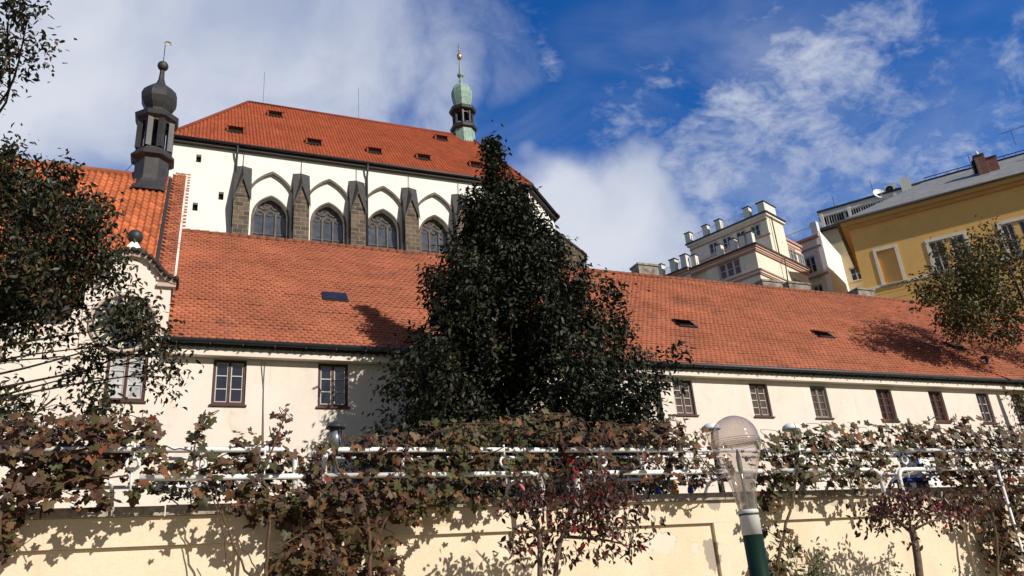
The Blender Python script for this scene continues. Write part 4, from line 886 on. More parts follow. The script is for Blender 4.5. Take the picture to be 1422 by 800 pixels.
b = MB(); FY.box(b, qa[0] - .75, qa[0] + .1, zY + 1.6, qa[1] + 1.55, -4.0, -3.1); FY.box(b, qa[0] + .102, qa[0] + 1.0, zY + 1.6, qa[1] + 1.15, -4.3, -3.4); CHM = b.build('chimney', M_brickch, YH)
b = MB(); FY.box(b, qa[0] - .82, qa[0] + .1, qa[1] + 1.552, qa[1] + 1.65, -4.07, -3.03); FY.box(b, qa[0] + .1, qa[0] + 1.06, qa[1] + 1.152, qa[1] + 1.24, -4.37, -3.33); b.build('coping', M_capd, CHM)
b = MB(); b.lathe([(.16, qa[1] + 1.65), (.13, qa[1] + 2.0), (.05, qa[1] + 2.2)], FY.p(qa[0] - .35, 0, -3.5)[:2], 10); b.lathe([(.16, qa[1] + 1.2), (.13, qa[1] + 1.6), (.05, qa[1] + 1.7)], FY.p(qa[0] + 4.2, 0, -4.6)[:2], 10); b.build('chimney_pot', M_whitepaint, CHM)
b = MB(); FY.box(b, qa[0] - 1.0, qa[0] - .78, qa[1] + .1, qa[1] + 1.3, -3.8, -3.3); b.build('vent_box', M_black, CHM)
b = MB(); p_ = FY.p(qa[0] - 1.1, 0, -3.3)[:2]; b.tube([(*p_, zY + 1.8), (*p_, qa[1] + 2.0)], .03, 5); b.tube([FY.p(qa[0] - 1.4, qa[1] + 1.9, -3.3), FY.p(qa[0] - .8, qa[1] + 2.0, -3.3)], .02, 4); b.build('antenna', M_dark, CHM)
b = MB(); b.tube([FY.p(qa[0] + 3.0, zr, -4.8), FY.p(qa[0] + 3.0, zr + 1.6, -4.8)], .03, 5); b.tube([FY.p(qa[0] + 2, zr + 1.5, -4.8), FY.p(qa[0] + 6, zr + 1.8, -4.8)], .025, 4); b.build('antenna', M_dark, YH)

# ================================================================== GARDEN WALL
def wallmat():
    m = bpy.data.materials.new('yellow garden wall plaster'); m.use_nodes = True; t = NT(m.node_tree)
    pos = t.n('ShaderNodeNewGeometry').outputs['Position']; sp = t.n('ShaderNodeSeparateXYZ', i={0: pos})
    n = t.noise(pos, 1.2, 6, .62); col = t.ramp(n, [(.3, (.72, .60, .42, 1)), (.7, (.84, .71, .53, 1))])
    fine = t.noise(pos, 55, 4); col = t.mix(1., col, t.ramp(fine, [(.3, (.9, .9, .9, 1)), (.7, (1.05, 1.05, 1.05, 1))]), 'MULTIPLY')
    mp = t.n('ShaderNodeMapping', i={'Vector': pos, 'Scale': (5, 5, .5)}).outputs[0]
    col = t.mix(t.math('MULTIPLY', t.smooth(t.noise(mp, 1.2, 5, .6), .55, .8), .35), col, (.50, .40, .27, 1))
    nz = t.math('SUBTRACT', t.noise(pos, 7, 6, .65), .5)
    tot = None
    for px, py, rx, rz, c, f in ((990, 769, .11, .20, (.40, .33, .27), 1), (922, 752, .26, .13, (.72, .66, .56), .8), (990, 697, .11, .11, (.40, .34, .28), 1), (1150, 692, .34, .10, (.50, .43, .33), .8), (1195, 690, .15, .16, (.50, .43, .33), .7),
                                 (1338, 700, .22, .14, (.42, .35, .27), .9), (968, 760, .06, .09, (.72, .66, .56), .7), (1110, 700, .1, .1, (.45, .38, .3), .6), (610, 725, .3, .05, (.62, .5, .34), .5)):
        c_ = at(px, py, 9.5)
        dx = t.math('DIVIDE', t.math('SUBTRACT', sp.outputs[0], float(c_[0])), rx); dz = t.math('DIVIDE', t.math('SUBTRACT', sp.outputs[2], float(c_[2])), rz)
        d = t.math('SQRT', t.math('ADD', t.math('MULTIPLY', dx, dx), t.math('MULTIPLY', dz, dz)))
        msk = t.smooth(t.math('ADD', d, t.math('MULTIPLY', nz, 2.6)), 1.0, .93)
        col = t.mix(t.math('MULTIPLY', msk, f), col, c4(c)); tot = msk if tot is None else t.math('MAXIMUM', tot, msk)
    hgt = t.math('ADD', t.math('MULTIPLY', tot, -1.2), t.math('ADD', t.math('MULTIPLY', t.noise(pos, 26, 5), .25), t.math('MULTIPLY', t.noise(pos, 2.5, 3), .8)))
    bn = t.n('ShaderNodeBump', i={'Height': hgt, 'Strength': .5, 'Distance': .012}).outputs[0]
    b = t.n('ShaderNodeBsdfPrincipled', i={'Base Color': col, 'Roughness': .9, 'Normal': bn, 'Specular IOR Level': .15}); t.n('ShaderNodeOutputMaterial', i={0: b.outputs[0]}); return m
M_wall = wallmat()
GW = thing('garden_wall', 'pale yellow plastered garden wall with recessed panels, peeling patches and concrete coping', 'wall', (5, 9.6, 0))
b = MB(); zt, zg = 2.80, 2.50; D = .055
pil = [(-30, -9), (.70, 1.25), (at(999, 775, 9.5)[0], at(1068, 770, 9.5)[0]), (at(1342, 740, 9.5)[0], 12.6), (20, 40)]
b.box(-30, 40, 9.5 + D, 9.85, -.3, zg); b.box(-30, 40, 9.5, 9.85, zg + .002, zt)
for a, c in pil: b.box(a, c, 9.5, 9.5 + D - .002, -.3, zg)
b.box(-30, 40, 9.47, 9.5 + D - .003, -.3, .45)
b.build('wall', M_wall, GW)
x = -12.
while x < 30:
    L = random.uniform(1.05, 1.35); c = MB(); e = random.uniform(-.006, .006)
    c.hexa([(x + .006, 9.44, zt + .003), (x + L, 9.44, zt + .003), (x + L, 9.95, zt + .003), (x + .006, 9.95, zt + .003), (x + .006, 9.445, zt + .105 + e), (x + L, 9.445, zt + .105 + e), (x + L, 9.95, zt + .13 + e), (x + .006, 9.95, zt + .13 + e)])
    c.build('coping', M_coping, GW); x += L + .008

# ================================================================== WHITE TUBE RAILINGS
ZU, ZL = 3.43, 3.13
def bend(P, r=.16, n=6):                               # round the corners of a polyline
    P = [np.array(p, float) for p in P]; out = [P[0]]
    for i in range(1, len(P) - 1):
        a, c = _unit(P[i - 1] - P[i]), _unit(P[i + 1] - P[i])
        for k in range(n + 1): t = k / n; out.append((P[i] + a * r) * (1 - t) ** 2 + P[i] * 2 * t * (1 - t) + (P[i] + c * r) * t * t)
    return out + [P[-1]]
def railing(label, xu0, xu1, xl0, xl1, rings, endu=(0, 0), endl=(0, 0), posts=(), back=True, grp='white tube railings along the wall'):
    o = thing('white_railing', label, 'railing', ((xu0 + xu1) / 2, 9.1, zt), grp)
    def run(xa, xb, z, y, ends, zd, r):
        P = []
        if ends[0]: P += [(xa, y, zd)]
        P += [(xa, y, z), (xb, y, z)]
        if ends[1]: P += [(xb, y, zd)]
        return MB().tube(bend(P, .15), r, 10)
    run(xu0, xu1, ZU, 9.1, endu, 2.95, .032).build('upper_rail', M_whitepaint, o, True)
    run(xl0, xl1, ZL, 9.06, endl, 2.68, .032).build('lower_rail', M_whitepaint, o, True)
    if back:
        MB().tube([(xu0 + .1, 9.75, ZU + .03), (xu1 - .1, 9.75, ZU + .03)], .02, 8).build('back_rail', M_whitepaint, o, True)
        MB().tube([(xu0 + .1, 9.75, ZL + .02), (xu1 - .1, 9.75, ZL + .02)], .02, 8).build('back_rail', M_whitepaint, o, True)
        for x in (xu0 + .5, (xu0 + xu1) / 2, xu1 - .5): MB().tube(bend([(x, 9.1, ZL - .03), (x, 9.6, ZL - .06), (x, 9.75, zt + .1)], .1), .022, 8).build('bracket', M_whitepaint, o, True)
    for x in rings:
        zm = (ZU + ZL) / 2; m = MB(); m.tube([(x, 9.08, ZU + .06), (x, 9.08, zm + .06)], .013, 7); m.tube([(x, 9.08, zm - .06), (x, 9.08, ZL - .12)], .013, 7)
        m.tube([(x + .06 * math.cos(q), 9.08, zm + .06 * math.sin(q)) for q in np.linspace(0, 2 * math.pi, 16, endpoint=False)], .017, 8, closed=True); m.build('ring_bar', M_whitepaint, o, True)
    for x in posts: MB().tube([(x, 8.98, -.1), (x, 8.98, ZL + .1)], .022, 10).build('post', M_whitepaint, o, True)
    return o
RX = lambda p, y=640: at(p, y, 9.1)[0]
railing('white tube railing on the far left, bent down beside the first vine trunk', -2.4, RX(410), RX(196), RX(424), [RX(p) for p in (185, 278, 367)], (0, 1), (0, 0), ())
railing('long white tube railing starting with a rounded bend left of the big tree', RX(450), RX(775), RX(452), RX(748), [RX(p) for p in (565, 700)], (1, 0), (0, 1), ())
railing('white tube railing behind the red leaved bush left of the glass lamp', RX(786), RX(1050), RX(796), RX(1052), [RX(p) for p in (835, 893, 950)], (0, 0), (1, 0), ())
railing('short white tube railing just right of the glass lamp', RX(1066), RX(1216), RX(1068), RX(1214), [RX(p) for p in (1112, 1186)], (0, 0), (0, 1), ())
railing('white tube railing at the right end with a blue board behind it', RX(1236), 14.6, RX(1240), 14.6, [RX(p) for p in (1255, 1330)], (0, 0), (1, 0), (RX(1372),))

# ================================================================== STREET LAMP WITH GLASS BULB
LX, LY_ = 4.66, 5.8
lz = lambda p: zat(p, LX, LY_)
LP = thing('street_lamp', 'clear glass bulb street lamp with white collar on dark green post', 'street lamp', (LX, LY_, 0))
M_green = mat('dark green post paint', (.006, .022, .011), .4, .15, 5, spec=.25); M_collar = mat('greyish white collar', (.62, .62, .6), .5, .08, 8)
def clearmat(name, tint, op):
    m = bpy.data.materials.new(name); m.use_nodes = True; t = NT(m.node_tree)
    pos = t.n('ShaderNodeNewGeometry').outputs['Position']
    fr = t.n('ShaderNodeLayerWeight', i={'Blend': .32}); tr = t.n('ShaderNodeBsdfTransparent', i={'Color': t.mix(t.math('POWER', fr.outputs[1], 2.2, clamp=True), c4(tint), c4(tuple(c * .5 for c in tint)))})
    bn = t.n('ShaderNodeBump', i={'Height': t.noise(pos, 9, 3), 'Strength': .12, 'Distance': .02}).outputs[0]
    gl = t.n('ShaderNodeBsdfGlossy', i={'Color': (1, .97, .93, 1), 'Roughness': .04, 'Normal': bn}); df = t.n('ShaderNodeBsdfDiffuse', i={'Color': (.5, .47, .43, 1)})
    m1 = t.n('ShaderNodeMixShader', i={0: t.math('ADD', t.math('MULTIPLY', t.math('POWER', fr.outputs[1], 1.8), .7), .09, clamp=True), 1: tr.outputs[0], 2: gl.outputs[0]})
    dirt = t.math('MULTIPLY', t.smooth(t.noise(pos, 5, 5, .6), .3, .8), op)
    m2 = t.n('ShaderNodeMixShader', i={0: dirt, 1: m1.outputs[0], 2: df.outputs[0]}); t.n('ShaderNodeOutputMaterial', i={0: m2.outputs[0]}); return m
M_clear = clearmat('clear lamp glass', (.90, .87, .85), .10); M_dome = clearmat('smoky lamp dome', (.84, .80, .79), .12)
r_ = .205
zS, zT, zBt = lz(617), lz(578), lz(716)
MB().lathe([(.083, 0), (.083, lz(742))], (LX, LY_), 24).build('post', M_green, LP, True)
m = MB(); m.lathe([(.085, lz(743)), (.085, lz(713)), (.088, lz(712)), (.088, lz(709)), (.078, lz(708))], (LX, LY_), 24); m.build('collar', M_collar, LP, True)
MB().lathe([(.0892, lz(716)), (.0892, lz(713.5))], (LX, LY_), 24).build('collar_band', M_dark, LP, True)
m = MB(); hN = zS - zBt; pr = [(.086, 0), (.088, .08), (.098, .22), (.117, .40), (.150, .58), (.190, .74), (.217, .87), (.230, .97), (.232, 1.0)]
m.lathe([(r * .93, zBt + h * hN) for r, h in pr], (LX, LY_), 48, cap=False); m.build('glass_bowl', M_clear, LP, True)
m = MB(); m.lathe([(.217, zS + .004), (.214, zS + .04)] + [(.210 * math.cos(a), zS + .045 + (zT - zS - .045) * math.sin(a)) for a in np.linspace(0.05, math.pi / 2 - .02, 14)], (LX, LY_), 48); m.build('glass_dome', M_dome, LP, True)
m = MB()
for z_, rr_ in ((zS, .219), (zS + .016, .217), (zS + .034, .215), (zS - .016, .217)): m.tube([(LX + rr_ * math.cos(q), LY_ + rr_ * math.sin(q), z_) for q in np.linspace(0, 2 * math.pi, 40, endpoint=False)], .0045, 6, closed=True)
m.build('seam_ring', M_clear, LP, True)
m = MB(); m.tube([(LX, LY_, zBt - .01), (LX, LY_, lz(630))], .013, 10); m.build('lamp_stem', mat('bright tube metal', (.7, .7, .68), .3, .05, 5, metal=.6), LP, True)
m = MB(); m.lathe([(.016, lz(658)), (.022, lz(650)), (.022, lz(636)), (.014, lz(629)), (.006, lz(624))], (LX, LY_), 16); m.build('lamp_burner', mat('grey green burner', (.22, .25, .22), .5, .1, 6), LP, True)
m = MB(); m.lathe([(.072, zBt + .004), (.078, zBt + .12), (.090, zBt + .25), (.104, lz(656))], (LX, LY_), 32, cap=False); m.build('frosted_sleeve', clearmat('frosted sleeve', (.74, .73, .71), .6), LP, True)

# mushroom path lamps on the terrace
def path_lamp(px, label):
    Yp = 14.; q = at(px, 590, Yp); X_ = q[0]; zz_ = lambda p: zat(p, X_, Yp)
    o = thing('path_lamp', label, 'lamp', (X_, Yp, 2.55), 'mushroom lamps on the terrace')
    m = MB(); zc_ = zz_(597); m.lathe([(.17, zc_ - .01), (.2, zc_), (.195, zc_ + .04), (.16, zc_ + .1), (.09, zc_ + .14), (.01, zc_ + .155)], (X_, Yp), 20); m.build('cap', M_whitepaint, o, True)
    m = MB(); m.lathe([(.09, zc_ - .5), (.13, zc_ - .1), (.14, zc_ - .012)], (X_, Yp), 20, cap=False); m.build('glass_body', M_clear, o, True)
    MB().tube([(X_, Yp, zc_ - .5), (X_, Yp, zc_ - .05)], .03, 8).build('lamp_stem', M_wgrey, o, True)
    MB().lathe([(.1, 2.5), (.07, 2.6), (.06, zc_ - .48)], (X_, Yp), 14).build('post', M_green, o, True)
path_lamp(987, 'small white capped mushroom lamp half hidden behind the big glass lamp'); path_lamp(1097, 'small white capped mushroom lamp above the vines right of the glass lamp')
q = at(466, 612, 12.); X_, Yp = q[0], 12.
o = thing('garden_lantern', 'grey metal cone lantern with dark cap and thin struts left of the tree', 'lantern', (X_, Yp, 2.55))
zt_, zb_ = zat(595, X_, Yp), zat(622, X_, Yp)
MB().lathe([(.13, zb_), (.06, zt_)], (X_, Yp), 16).build('body', mat('pale blue grey metal', (.32, .36, .42), .3, .1, 5, metal=.6), o, True)
MB().lathe([(.15, zt_), (.14, zt_ + .03), (.06, zt_ + .09), (.02, zt_ + .11)], (X_, Yp), 16).build('cap', M_dark, o, True)
MB().tube([(X_, Yp, 2.5), (X_, Yp, zb_)], .04, 8).build('post', M_dark, o, True)
for k in range(4): a = k * math.pi / 2 + .4; MB().tube([(X_ + .08 * math.cos(a), Yp + .08 * math.sin(a), zt_), (X_ + .22 * math.cos(a), Yp + .22 * math.sin(a), zb_ - .06)], .012, 6).build('strut', M_dark, o)

# small coloured things on the coping
M_yel = mat('yellow plastic', (.75, .36, .02), .4, .1, 10); M_blu = mat('blue plastic', (.015, .04, .30), .45, .15, 10)
ct = zt + .118
def float_(px, sz_, m_, label, ht):
    x = at(px, 668, 9.7)[0]; o = thing('toy_skittle', label, 'toy', (x, 9.7, ct), 'toys on the coping')
    MB().lathe([(.5 * sz_, ct), (sz_, ct + ht * .18), (sz_ * .95, ct + ht * .4), (sz_ * .5, ct + ht * .7), (sz_ * .42, ct + ht * .78)], (x, 9.7), 14).build('body', m_, o, True)
    MB().sphere((x, 9.7, ct + ht * .88), sz_ * .55, 12).build('head', m_, o, True)
float_(937, .04, M_yel, 'yellow skittle shaped toy standing on the coping left of the glass lamp', .21)
float_(957, .045, M_blu, 'blue skittle shaped toy on the coping between the yellow one and the lamp', .19); float_(911, .045, M_blu, 'blue skittle shaped toy on the coping left of the yellow one', .17)
xa, xb = at(1268, 666, 9.8)[0], at(1306, 666, 9.8)[0]; o = thing('plank_bench', 'bright blue board on low stands behind the right end of the coping', 'bench', ((xa + xb) / 2, 9.95, 2.55))
zb_ = at(1287, 667, 10.1)[2]; MB().box(xa, xb, 9.98, 10.25, zb_ - .02, zb_ + .03).build('seat', M_blu, o)
for x in (xa + .08, xb - .1): MB().box(x, x + .05, 10.0, 10.22, 2.5, zb_ - .022).build('leg', M_dark, o)
q = at(1272, 632, 12.5); o = thing('white_box', 'white lidded box with blue end standing behind the right hand railing', 'box', (q[0], 12.5, 2.55))
MB().box(q[0] - .25, q[0] + .42, 12.3, 12.75, 2.55, q[2] + .02).build('body', M_whitepaint, o); MB().box(q[0] - .30, q[0] + .47, 12.26, 12.8, q[2] + .023, q[2] + .1).build('lid', M_whitepaint, o); MB().box(q[0] - .255, q[0] - .2, 12.292, 12.3, 2.6, q[2]).build('end_panel', M_blu, o)

# ================================================================== VEGETATION
L_vine = leafmat('vine leaves', [(0, (.030, .014, .010)), (.2, (.08, .038, .022)), (.38, (.12, .058, .030)), (.55, (.06, .062, .020)), (.72, (.10, .088, .028)), (.86, (.16, .078, .032)), (.95, (.24, .115, .042)), (1, (.2, .03, .02))], .55, .22)
L_vineg = leafmat('greener vine leaves', [(0, (.03, .026, .012)), (.3, (.065, .068, .021)), (.55, (.10, .10, .03)), (.75, (.12, .066, .03)), (.93, (.22, .11, .04)), (1, (.22, .07, .03))], .55, .22)
L_tree = leafmat('dark tree leaves', [(0, (.013, .017, .009)), (.5, (.024, .030, .014)), (.85, (.040, .044, .018)), (.97, (.05, .035, .016)), (1, (.07, .04, .02))], .5, .10, .25)
L_left = leafmat('dark maple leaves', [(0, (.016, .018, .008)), (.5, (.030, .034, .013)), (.8, (.05, .05, .018)), (.93, (.09, .055, .02)), (1, (.15, .07, .02))], .45, .18)
L_right = leafmat('olive leaves', [(0, (.022, .026, .009)), (.4, (.06, .064, .018)), (.75, (.11, .10, .026)), (.93, (.16, .11, .026)), (1, (.2, .10, .025))], .5, .2)
L_red = leafmat('wine red leaves', [(0, (.036, .016, .012)), (.35, (.065, .030, .020)), (.6, (.055, .042, .018)), (.8, (.09, .026, .018)), (.93, (.14, .015, .016)), (.975, (.30, .012, .02)), (1, (.36, .015, .025))], .4, .2, .45)
L_green = leafmat('shrub leaves', [(0, (.02, .03, .008)), (.6, (.05, .075, .015)), (1, (.09, .11, .02))], .5, .25)
down = np.array([0, 0, -1.])

def scatter(blobs, Y, sy, size, shape, name, mat_, parent, droop=1., clump=0, csig=.1, face=(.1, -.75, .45), k=.62, twig=None, dens=1.):
    """leaves in clumps spread through flattened ellipsoids; blob = px, py, rx, ry, count"""
    cen = []
    for bl in blobs:
        px, py, rx, ry, n = bl[:5]; yb = Y + (bl[5] if len(bl) > 5 else 0); n = int(n * dens)
        c = at(px, py, yb); dep = (c - EYE).dot(_f); mpp = dep / 1100.
        def inside(m):
            d = rng.normal(size=(m, 3)); d /= np.linalg.norm(d, axis=1)[:, None]; d *= (rng.random(m) ** .42)[:, None]
            return d
        if clump:
            nc = max(1, n // clump); q = inside(nc); idx = rng.integers(0, nc, n); off = rng.normal(size=(n, 3)) * csig
        else: q = inside(n); idx = np.arange(n); off = np.zeros((n, 3))
        P = c + np.stack([q[:, 0] * rx * mpp * 1.05, q[:, 1] * sy, q[:, 2] * ry * mpp], 1)
        if twig is not None: twig.append((c, P))
        cen.append(P[idx] + off)
    cen = np.concatenate(cen); N = len(cen)
    nrm = rand_dirs(N, face, k); dw = rand_dirs(N, (0, 0, -droop), .7)
    s = size[0] + (size[1] - size[0]) * rng.random(N) ** 1.4
    me = leaf_mesh(name, cen, nrm, dw, s, shape, rng.random(N)); return link(name, me, mat_, parent)

# --- grape vines on the railings
def stem_pts(L, Y0=9.0): return curve([at(p[0], p[1], (p[2] if len(p) > 2 else Y0)) for p in L], 6)
def vine(label, loc_px, stems, blobs, mat_=None, size=(.055, .135), Y=9.2, sy=.42, dens=.76):
    q0_ = stems[0][0][0]; low = len(q0_) < 3; base = at(loc_px, 800, 8.95) if low else at(*q0_); o = thing('grape_vine', label, 'vine', (base[0], 8.95 if low else 9.75, 0 if low else base[2]), 'grape vines climbing the railings')
    for L, r0, r1 in stems:
        P = stem_pts(L); P = [p + rng.normal(size=3) * .008 for p in P]; MB().tube(P, np.linspace(r0, r1, len(P)), 7).build('stem', M_cane, o, True)
    tw = []; scatter(blobs, Y, sy, size, shape_vine(), 'foliage', mat_ or L_vine, o, twig=tw, dens=dens)
    m = MB()                                           # thin canes that carry the leaves
    for c, P in tw:
        n = max(2, min(14, len(P) // 9))
        for i in range(n):
            a = P[rng.integers(len(P))]; b_ = P[rng.integers(len(P))]; mid = (a + b_) / 2 + rng.normal(size=3) * .06
            m.tube(curve([a, mid, b_], 4), [.0055] * 3 + [.004] * 6, 4, cap=False)
    m.build('canes', M_cane, o); return o
G = lambda x: at(x, 800, 8.95)[0]
def foot(px, py, Y=8.95): q = at(px, py, Y); return [(px, py, Y)]
vine('brown grape vine massed over the railing at the far left', 20, [([(-20, 860), (-8, 760), (10, 690), (60, 640), (150, 615)], .03, .012), ([(10, 690), (90, 668), (180, 660)], .014, .008)],
     [(40, 625, 60, 28, 190), (110, 625, 70, 34, 250), (170, 600, 50, 28, 130), (70, 665, 60, 26, 120), (20, 690, 26, 34, 90), (5, 740, 18, 40, 50), (130, 650, 50, 25, 100), (90, 690, 40, 16, 26, -.12), (140, 690, 22, 20, 40, -.1), (205, 590, 16, 28, 45), (210, 620, 24, 20, 45), (60, 590, 70, 14, 60), (110, 595, 60, 20, 80), (20, 600, 30, 30, 60)])
vine('thin vine with a single upright shoot above the middle of the left railing', 235, [([(238, 694, 9.75), (240, 680, 9.4), (245, 660), (268, 628), (284, 570)], .016, .006), ([(268, 628), (215, 618), (190, 618)], .008, .005), ([(245, 660), (320, 640), (360, 625)], .009, .006)],
     [(284, 575, 10, 16, 13), (278, 600, 16, 14, 20), (283, 622, 16, 10, 14), (235, 640, 34, 12, 30), (262, 650, 30, 20, 40), (225, 665, 18, 20, 22), (275, 690, 12, 22, 14, -.1), (305, 640, 22, 20, 30), (190, 670, 14, 22, 24, -.1)], mat_=L_vineg)
vine('leafy vine with several bare canes below, left of the railing bend', 370, [([(366, 860), (372, 770), (375, 700), (365, 660), (380, 620), (398, 570)], .022, .007), ([(368, 830), (330, 770), (305, 700), (290, 650)], .014, .006), ([(352, 860), (322, 800), (310, 740), (296, 690)], .012, .006), ([(372, 770), (420, 740), (450, 720)], .01, .006), ([(400, 860), (350, 780), (320, 730)], .009, .005)],
     [(396, 572, 12, 14, 12), (390, 598, 18, 14, 20), (335, 610, 22, 18, 30), (330, 640, 30, 20, 40), (360, 660, 50, 25, 110), (375, 700, 50, 30, 130), (340, 690, 40, 22, 50), (360, 635, 34, 16, 40), (400, 640, 24, 22, 40), (420, 690, 34, 36, 100), (300, 670, 26, 14, 26), (420, 750, 30, 50, 110), (400, 775, 30, 30, 60), (355, 615, 30, 12, 22)])
vine('dense olive and rust coloured vine hanging from railing to ground beside the bend', 470, [([(512, 870), (514, 770), (505, 700), (470, 650), (460, 610)], .028, .01), ([(514, 770), (545, 700), (560, 640)], .014, .007), ([(470, 800), (450, 740), (440, 690)], .012, .006)],
     [(440, 640, 24, 26, 60), (448, 690, 40, 50, 150), (470, 740, 60, 50, 150), (500, 690, 60, 40, 150), (540, 660, 60, 36, 150), (520, 620, 50, 22, 110), (515, 760, 45, 46, 90), (440, 780, 40, 30, 110), (560, 700, 40, 26, 90, -.1), (535, 790, 26, 30, 50), (470, 620, 30, 16, 34), (535, 610, 50, 12, 40), (485, 790, 40, 20, 60)])
vine('rust brown vine draped over railing and coping below the big tree', 620, [([(622, 692, 9.75), (618, 682, 9.4), (620, 675), (640, 650), (700, 620)], .02, .008), ([(620, 675), (580, 650), (560, 620)], .012, .006)],
     [(600, 620, 60, 26, 210), (660, 610, 60, 26, 220), (720, 600, 50, 26, 170), (600, 660, 60, 28, 200), (660, 650, 60, 30, 220), (610, 690, 40, 20, 110, -.12), (570, 690, 30, 18, 60, -.1), (720, 650, 50, 30, 150), (680, 690, 30, 12, 40), (640, 595, 90, 12, 70), (700, 585, 40, 12, 30)], size=(.05, .115), mat_=L_vineg)
vine('brown vine along the upper rail behind the red leaved bush', 860, [([(862, 684, 9.75), (856, 674, 9.4), (850, 665), (830, 640), (800, 610)], .02, .008), ([(850, 665), (900, 640), (940, 610)], .012, .006)],
     [(780, 605, 50, 24, 150), (840, 605, 60, 24, 170), (900, 605, 46, 26, 140), (935, 615, 30, 34, 100), (800, 645, 60, 24, 110), (870, 640, 50, 16, 70), (940, 650, 30, 26, 70), (930, 590, 26, 18, 36), (900, 665, 40, 10, 30), (760, 580, 60, 12, 30)], size=(.055, .13), dens=.8)
vine('sparse vine between railing posts just left of the glass lamp', 985, [([(1006, 684, 9.75), (1002, 676, 9.4), (1000, 665), (975, 640), (962, 610)], .014, .006)],
     [(970, 625, 26, 20, 34), (985, 655, 30, 20, 60), (1005, 640, 20, 26, 40), (965, 665, 24, 12, 26), (975, 600, 10, 14, 8)], size=(.05, .12))
vine('rust vine with leaning dark stem rising right of the glass lamp', 1075, [([(1070, 862), (1082, 770), (1096, 710), (1104, 670), (1110, 630)], .026, .012), ([(1104, 670), (1070, 640), (1060, 610)], .012, .006)],
     [(1070, 640, 26, 44, 130), (1100, 620, 34, 26, 90), (1090, 660, 44, 30, 150), (1068, 690, 20, 24, 60), (1082, 740, 16, 26, 40), (1085, 775, 34, 28, 70), (1078, 790, 30, 16, 40), (1120, 645, 34, 26, 100), (1100, 600, 24, 14, 22), (1075, 605, 16, 14, 14)], L_vineg, size=(.06, .14), dens=.74)
vine('brown vine with loose upright sprays in the middle of the right railing', 1160, [([(1196, 680, 9.75), (1192, 670, 9.4), (1190, 660), (1170, 650), (1150, 610)], .018, .008), ([(1190, 660), (1225, 640), (1235, 600)], .01, .006)],
     [(1150, 610, 40, 20, 130), (1160, 640, 50, 30, 150), (1130, 620, 30, 22, 60), (1200, 605, 26, 24, 50), (1215, 640, 40, 30, 130), (1190, 665, 40, 18, 60), (1240, 610, 30, 24, 80), (1145, 590, 30, 10, 20), (1235, 590, 24, 12, 22), (1200, 590, 16, 14, 10)], size=(.065, .145), dens=.72, mat_=L_vineg)
vine('dark brown vine smothering the right end of the railing', 1330, [([(1385, 862), (1384, 760), (1372, 690), (1340, 640), (1300, 610)], .026, .01), ([(1372, 690), (1400, 640), (1430, 610)], .014, .008), ([(1385, 780), (1410, 720), (1430, 700)], .01, .006)],
     [(1280, 610, 40, 26, 130), (1320, 610, 46, 30, 180), (1370, 615, 46, 30, 180), (1410, 620, 40, 30, 140), (1290, 645, 40, 22, 90), (1340, 650, 40, 36, 170), (1390, 660, 46, 36, 190), (1370, 700, 40, 24, 90), (1410, 705, 30, 36, 120), (1400, 770, 34, 46, 190), (1385, 740, 20, 30, 50), (1330, 585, 60, 12, 40), (1425, 740, 26, 50, 110), (1270, 590, 30, 10, 16), (1440, 660, 26, 50, 100)], size=(.07, .155), dens=.82)

# --- two small trees with wine red leaves in front of the wall
def red_tree(label, Y, trunks, blobs, limbs):
    b0 = at(*trunks[0][0][0], Y); o = thing('red_leaved_tree', label, 'tree', (b0[0], Y, 0))
    m = MB()
    for L, r0, r1 in trunks: P = curve([at(p[0], p[1], Y) for p in L], 6); m.tube(P, np.linspace(r0, r1, len(P)), 10)
    for L in limbs: P = curve([at(p[0], p[1], Y + (p[2] if len(p) > 2 else 0)) for p in L], 5); m.tube(P, np.linspace(.022, .006, len(P)), 6)
    m.build('trunk', M_bark2, o, True)
    scatter(blobs, Y, .5, (.06, .11), shape_ovate(), 'crown', L_red, o, droop=.9, clump=7, csig=.06, face=(.1, -.5, .6), k=.8, dens=1.05); return o
red_tree('wine red leaved small tree with two dark trunks, below the big tree', 8.2, [([(770, 1010), (770, 860), (772, 790), (782, 740), (800, 700)], .035, .018), ([(748, 1000), (748, 860), (750, 790), (748, 740), (735, 700)], .04, .02)],
         [(790, 690, 80, 26, 420), (730, 700, 30, 24, 90), (830, 720, 60, 36, 330), (770, 730, 44, 26, 170), (860, 690, 44, 24, 160), (730, 755, 30, 18, 70), (800, 660, 90, 16, 150), (865, 750, 36, 26, 110), (805, 770, 28, 14, 50), (750, 670, 40, 16, 80), (890, 735, 16, 22, 40), (765, 762, 24, 14, 30), (700, 740, 10, 30, 10)],
         [[(782, 740), (830, 720, -.2), (880, 700, -.3)], [(782, 745), (840, 750, .2), (880, 760, .1)], [(748, 740), (720, 730, .1), (706, 760, 0)], [(790, 720), (790, 680, .2), (770, 650, .2)]])
red_tree('low umbrella shaped tree with dark red leaves and pale trunk, right of the lamp', 8.3, [([(1284, 1000), (1281, 860), (1276, 790), (1269, 745), (1264, 735)], .055, .045)],
         [(1220, 705, 44, 14, 200), (1255, 695, 50, 18, 260), (1310, 705, 44, 18, 200), (1280, 680, 60, 14, 130), (1345, 715, 26, 14, 70), (1210, 720, 34, 10, 80), (1340, 695, 30, 18, 80), (1255, 720, 30, 10, 50), (1330, 730, 24, 8, 26), (1235, 730, 20, 10, 30), (1262, 752, 12, 8, 12)],
         [[(1264, 738), (1240, 722, -.2), (1200, 712, -.3)], [(1264, 738), (1290, 712, .2), (1330, 700, .3)], [(1264, 738), (1262, 712, -.4), (1250, 695, -.5)], [(1264, 738), (1300, 722, -.2), (1350, 715, -.2)], [(1264, 738), (1230, 705, .3), (1215, 695, .4)]])
